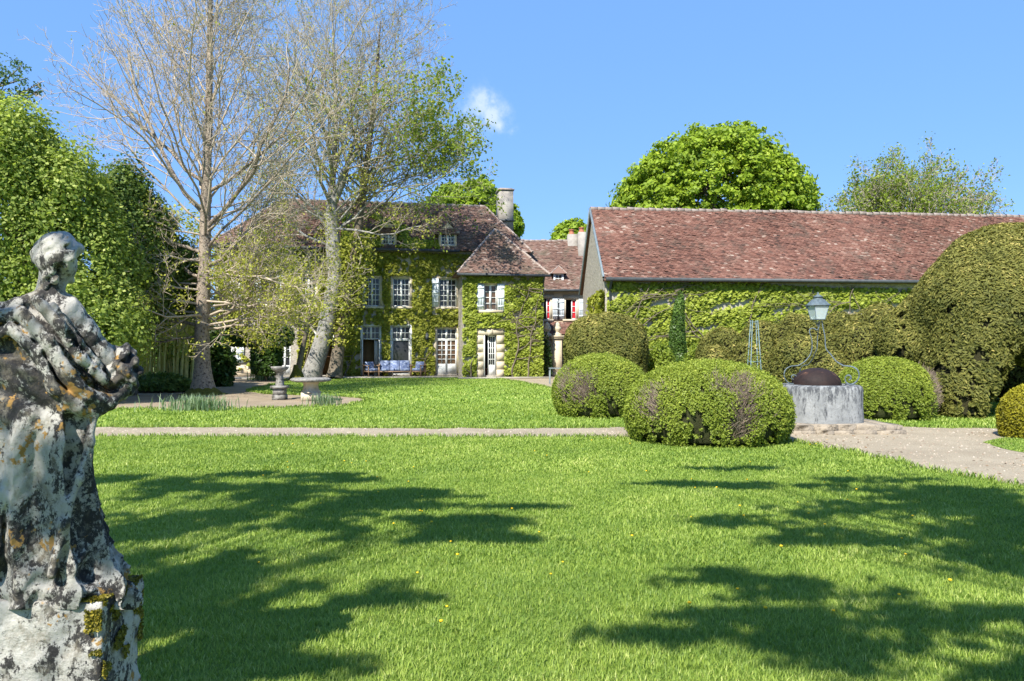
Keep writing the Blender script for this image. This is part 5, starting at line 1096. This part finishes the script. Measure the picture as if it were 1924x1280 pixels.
# ------------------------------------------------------------------ statue
s_ = 467.0; SY = 3.0
def statue_sdf(mode):
    def fn(A, D, C):  # A image px, D depth px, C image row
        a, b, c = A, D, C
        P = None
        if mode == 'hair':
            a = (a-106)/.87+106; b = b/.87; c = (c-472)/.87+474
            d = ell(a, b, c, (106, -2, 473), (47, 50, 40))
            for (x, y, z, r) in ((72, -22, 490, 20), (70, -5, 478, 20), (147, 4, 464, 13), (144, -18, 470, 14), (118, -44, 487, 15), (92, -44, 490, 15), (136, -34, 484, 14), (120, 10, 452, 20)): d = smin(d, np.sqrt((a-x)**2+(b-y)**2+(c-z)**2)-r, 8)
            d = smin(d, cap(a, b, c, (66, -18, 492), (125, -40, 500), 11), 8); d = smin(d, cap(a, b, c, (90, -40, 498), (104, -38, 540), 13, 9), 8); d = smin(d, cap(a, b, c, (78, -30, 500), (84, -28, 552), 10, 7), 7)
            d = smin(d, cap(a, b, c, (125, -45, 478), (158, -5, 468), 9), 6); d = smin(d, cap(a, b, c, (70, -20, 465), (128, -46, 455), 7), 5)
            ang = np.arctan2(b, a-106); d = d-1.9*np.sin(ang*9+c*.16+2*np.sin(c*.07))-.8*np.sin(c*.33+ang*4)
            return d
        if mode == 'basket':
            d = ell(a, b, c, (214, 34, 712), (46, 48, 42))
            for (x, y, z, r) in ((228, 20, 668, 17), (248, 26, 682, 15), (240, 50, 664, 17), (206, 40, 662, 18), (256, 36, 700, 14), (216, 5, 690, 14), (236, -2, 704, 12), (196, 14, 676, 12)): d = smin(d, np.sqrt((a-x)**2+(b-y)**2+(c-z)**2)-r, 5)
            d = d-2.5*np.sin(a*.13+c*.21+b*.1)-1.6*np.sin(a*.31-c*.17)
            return d
        # figure
        d = ell(a, b, c, (110, 6, 488), (35, 40, 42))                          # head
        d = smin(d, ell(a, b, c, (128, 18, 508), (15, 18, 24)), 10)            # cheek and jaw
        d = smin(d, cap(a, b, c, (134, 34, 498), (137, 39, 508), 4, 4.5), 5) # nose
        d = smin(d, ell(a, b, c, (133, 28, 526), (8, 8, 7)), 6)               # chin
        d = smin(d, ell(a, b, c, (122, -12, 503), (5, 4, 10)), 4)             # ear
        d = smin(d, cap(a, b, c, (100, 2, 505), (90, 0, 585), 23, 33), 14)     # neck
        w_ = np.interp(c, [540, 575, 610, 660, 720, 760, 800, 870, 920, 1000, 1060, 1110], [22, 62, 100, 112, 122, 128, 124, 112, 118, 134, 146, 158])
        a0 = np.interp(c, [540, 600, 700, 800, 900, 1000, 1110], [90, 62, 50, 44, 50, 50, 56])
        dp = np.interp(c, [540, 575, 620, 700, 800, 900, 1000, 1110], [20, 50, 70, 74, 76, 74, 74, 74])
        ea = (a-a0)/w_; eb = (b-4)/dp; q = np.sqrt(ea**2+eb**2)+1e-6; th = np.arctan2(ea, -eb)
        tor = (q-1)*np.minimum(w_, dp)*.9; tor = np.maximum(tor, 545-c)
        k1 = np.clip((c-740)/90, 0, 1); warp = th*4.3+.0026*(c-760)*(1.0+th)+.5*np.sin(c*.009+th)
        fold = (1-np.abs(np.sin(warp))**.8)*20*k1+3.2*k1*np.sin(warp*2.7+1.3+c*.006)
        low = np.clip((c-1010)/60, 0, 1); fold = fold+low*4*np.sin(th*11+c*.03)+low*3*np.sin(c*.10+th*5)
        dia = c-.62*a  # diagonal mantle folds on the back
        k2 = (1-k1)*np.clip((c-575)/30, 0, 1)*np.clip((100-b)/60, 0, 1); fold = fold+k2*(7*np.sin(dia*.075+1.2*np.sin(a*.02))+3.2*np.sin(dia*.17+a*.03))
        d = smin(d, tor-fold+6, 12)
        chain = lambda pts, r, k, d: [d := smin(d, cap(a, b, c, pts[i], pts[i+1], r[i], r[i+1]), k) for i in range(len(pts)-1)][-1]
        d = chain([(122, -4, 588), (152, 4, 628), (180, 14, 664), (214, 18, 690)], [36, 33, 29, 19], 10, d)          # right arm
        d = chain([(-8, -8, 604), (-60, 10, 660), (-70, 30, 740)], [38, 36, 30], 12, d)                              # left arm
        d = chain([(214, 18, 690), (232, -8, 694), (240, -18, 704)], [15, 10, 7], 5, d)                             # hand
        for i in range(4): d = chain([(222+i*5, -4-i*2, 690+i*7), (238+i*4, -14, 694+i*7), (248+i*2, -6, 702+i*7)], [6.2, 5.6, 4.6], 3, d)
        d = chain([(-20, -48, 596), (40, -66, 590), (88, -72, 640), (124, -64, 700), (160, -46, 745), (205, -16, 756), (232, 6, 735)], [15, 14, 15, 16, 17, 15, 12], 6, d)   # mantle edge
        d = chain([(-30, -56, 640), (20, -70, 618), (66, -74, 660), (100, -72, 730), (150, -50, 768), (192, -22, 770)], [11, 11, 11, 12, 13, 10], 6, d)
        d = chain([(70, -62, 565), (110, -70, 610), (150, -52, 670), (196, -26, 715)], [12, 12, 12, 11], 6, d)
        d = chain([(100, -60, 575), (146, -48, 640), (190, -22, 690)], [8, 8, 7], 5, d)
        d = chain([(72, -26, 556), (30, -40, 574), (-40, -34, 592)], [12, 13, 15], 8, d)
        d = chain([(178, -34, 772), (168, -42, 830), (148, -62, 900), (120, -74, 985), (96, -80, 1080)], [8, 7, 6, 7, 9], 16, d)  # long fold from hip
        d = chain([(168, 8, 790), (160, 10, 860), (168, 16, 930), (182, 14, 1000), (206, 4, 1066), (222, -6, 1092)], [12, 14, 15, 15, 17, 14], 8, d)
        d = chain([(30, -70, 820), (4, -74, 930), (-22, -76, 1080)], [8, 8, 10], 16, d)
        d = smin(d, ell(a, b, c, (55, 4, 1112), (172, 76, 26)), 14)
        # hollow between arm and mantle
        hol = cap(a, b, c, (128, -66, 628), (166, -40, 694), 9, 8); d = np.maximum(d, -hol)
        d = d-1.1*np.sin(a*.16+c*.05)*np.sin(c*.12+b*.1)
        return np.maximum(d, c-1146)
    return fn
ST_ = thing('garden_statue', 'weathered lichen covered stone statue of a draped woman carrying a basket, seen from behind', 'statue', (-1.9, SY, 0))
def stat_part(name, mode, lo, hi, h):
    v, f = snets(statue_sdf(mode), lo, hi, h)
    yy = SY+v[:, 1]/s_; w_ = np.stack([(v[:, 0]-CX)*yy/F+1.9, v[:, 1]/s_, CH-(v[:, 2]-HY)*yy/F], 1)
    mb = MB(); mb.add(w_, f); return mb.build(name, 'lichen_stone', ST_, True)
stat_part('figure', 'body', (-125, -118, 425), (275, 118, 1150), 2.7); stat_part('hair', 'hair', (40, -75, 415), (185, 70, 570), 2.6); stat_part('basket', 'basket', (150, -30, 630), (290, 100, 775), 2.8)
# pedestal with rough edges and moss
t = thing('statue_pedestal', 'blocky stone pedestal under the statue, mossy on its right side', 'pedestal', (-1.9, 3.0, 0))
mb = MB(); 
def ped(X, Y, Z):
    qx = np.abs(X-.0)-.33; qy = np.abs(Y)-.15; d = np.maximum(np.maximum(qx, qy), Z-.632)
    P = np.stack([X.ravel(), Y.ravel(), Z.ravel()], 1); n_ = vnoise(P, 8, 12, 9).reshape(X.shape)
    d = d+.012*n_; return np.maximum(d, -Z-.02)
v, f = snets(ped, (-.4, -.24, -.04), (.4, .24, .68), .010); mb.add(v, f); mb.build('block', 'lichen_stone', t, True)
P = []; n = 9000; q = rng.random((n, 3)); P1_ = np.c_[np.full(n, .335), (q[:, 1]-.5)*.30, .63*q[:, 2]**.8]; k = vnoise(P1_, 6, 10, 16)+2.4*(P1_[:, 2]-.45) > .30; P1_ = P1_[k]
P2_ = np.c_[.335-.09*rng.random(2600)**1.5, (rng.random(2600)-.5)*.30, np.full(2600, .632)]; P3_ = np.c_[.33-.06*rng.random(1600)**2, np.full(1600, -.155), .63-.2*rng.random(1600)**1.6]
k = vnoise(P3_, 6, 10, 14) > .0; P3_ = P3_[k]
P = np.concatenate([P1_, P2_, P3_]); Nn = np.concatenate([np.tile([1., 0, .2], (len(P1_), 1)), np.tile([.2, 0, 1.], (len(P2_), 1)), np.tile([.3, -1., 0], (len(P3_), 1))])
leafmat('moss_leaf', (.05, .055, .008), (.19, .165, .018), (.34, .27, .03), .15); leaves(MB(), P+Nn*.008*rng.random(len(P))[:, None], Nn, .016, 1.0, .6).build('moss', 'moss_leaf', t)

# ------------------------------------------------------------------ small flowers in the lawn
fm = MB(); fm.lathe([(0, .055), (.012, .052), (.016, .060), (.010, .066), (0, .067)], 0, 0, 10)
src = fm.build('dandelion', 'yellow_petal'); g4 = random.Random(12); first = True
for i in range(70):
    Yd = g4.uniform(4.2, 13.0)**1.0; Xd = g4.uniform(-.35, .60)*Yd
    if not onlawn(np.array([[Xd, Yd]]))[0]: continue
    o = src if first else src.copy()
    if not first: COL.objects.link(o)
    first = False; o.location = (Xd, Yd, 0); o.scale = (g4.uniform(.5, .85),)*3; tag(o, 'tiny yellow dandelion flower dotted in the lawn grass', 'flower', 'dandelions scattered in the lawn')

# ------------------------------------------------------------------ trees behind the photographer that shade the lawn
def shade_tree(label, shapes, base, zc, seed, topz, n_per=900):
    g = np.random.default_rng(seed); t = thing('cedar_tree', label, 'tree', (base[0], base[1], 0)); P = []; mb = MB()
    mb.tube([(0, 0, 0), (0, 0, topz*.5), (0, 0, topz)], [.45, .3, .05], 10)
    sub = []
    for (gx_, gy_, rx_, ry_, dz) in shapes:
        for q in range(max(5, int(24*rx_*ry_/.3))):
            a = g.uniform(0, 6.28); rr = g.random()**.5; sub.append((gx_+rr*rx_*math.cos(a)*.8, gy_+rr*ry_*math.sin(a)*.9, g.uniform(.22, .6), g.uniform(.05, .13), dz+g.uniform(-.3, .3)))
    for (gx_, gy_, rx_, ry_, dz) in sub:
        z = zc+dz; off = S[:2]/S[2]*z; c = np.array([gx_+off[0]-base[0], gy_+off[1]-base[1], z])
        n = int(n_per*rx_*ry_/.35)+8; q = unit(g.normal(size=(n, 3)))*g.random(n)[:, None]**.5; w_ = 1+.28*np.sin(q[:, 0]*5+q[:, 1]*7+gx_)
        P.append(c+q*np.c_[rx_*w_, ry_*w_, np.full(n, .10)])
        mb.tube([(0, 0, z+.6), (c[0]*.5, c[1]*.5, z+.3), tuple(c)], [.06, .03, .01], 3, False) if g.random() < .25 else None
    P = np.concatenate(P); k = .7*vnoise(P, seed, 12, 2.3)+.9*vnoise(P, seed+1, 10, 5.5) > .02; P = P[k]
    leaves(MB(), P, np.tile([0, 0, 1.0], (len(P), 1)), .13, .5, .5).build('crown', 'cedar_leaf', t); mb.build('trunk', 'bark_dark', t)
Lsh = []
for (px, py, rx_, ry_) in ((255, 905, 1.0, .5), (420, 925, 1.3, .55), (640, 900, .9, .35), (760, 930, .8, .30), (640, 950, 1.2, .4), (900, 955, .9, .14), (850, 985, .9, .3), (720, 1005, .9, .3), (480, 975, 1.2, .5), (300, 985, 1.0, .6), (350, 1060, .9, .4), (500, 1085, .8, .3), (640, 1100, .5, .16), (790, 1125, .25, .10), (240, 1120, .35, .3), (330, 1180, .4, .3), (420, 1120, .5, .2), (560, 1250, .4, .15), (300, 1270, .4, .2), (960, 1015, .3, .12), (480, 895, .6, .25)):
    x, y = pg(px, py); Lsh.append((x, y, rx_, ry_, random.uniform(-.6, .6)))
shade_tree('cedar standing behind the photographer on the left, seen only by its shadow', Lsh, (-8.5, -7), 6.3, 51, 12)
Rsh = []
for (px, py, rx_, ry_) in ((1400, 882, .7, .22), (1290, 912, .8, .18), (1500, 915, .9, .3), (1640, 900, .8, .3), (1780, 930, 1.1, .5), (1900, 960, 1.2, .6), (1640, 960, .9, .4), (1420, 980, .7, .28), (1560, 1010, .8, .3), (1760, 1010, .9, .4), (1900, 1050, .8, .4), (1370, 1085, .35, .18), (1480, 1105, .45, .2), (1400, 1155, .5, .2), (1600, 1120, .5, .16), (1560, 1190, .5, .25), (1750, 1160, .6, .22), (1880, 1180, .6, .3), (1700, 1240, .6, .25), (1260, 1195, .16, .10), (1880, 1260, .5, .25), (2050, 1000, 1.2, .9)):
    x, y = pg(px, py); Rsh.append((x, y, rx_, ry_, random.uniform(-.6, .6)))
shade_tree('cedar standing behind the photographer on the right, seen only by its shadow', Rsh, (4.5, -7), 6.3, 52, 12)
print('objects', len(bpy.data.objects))
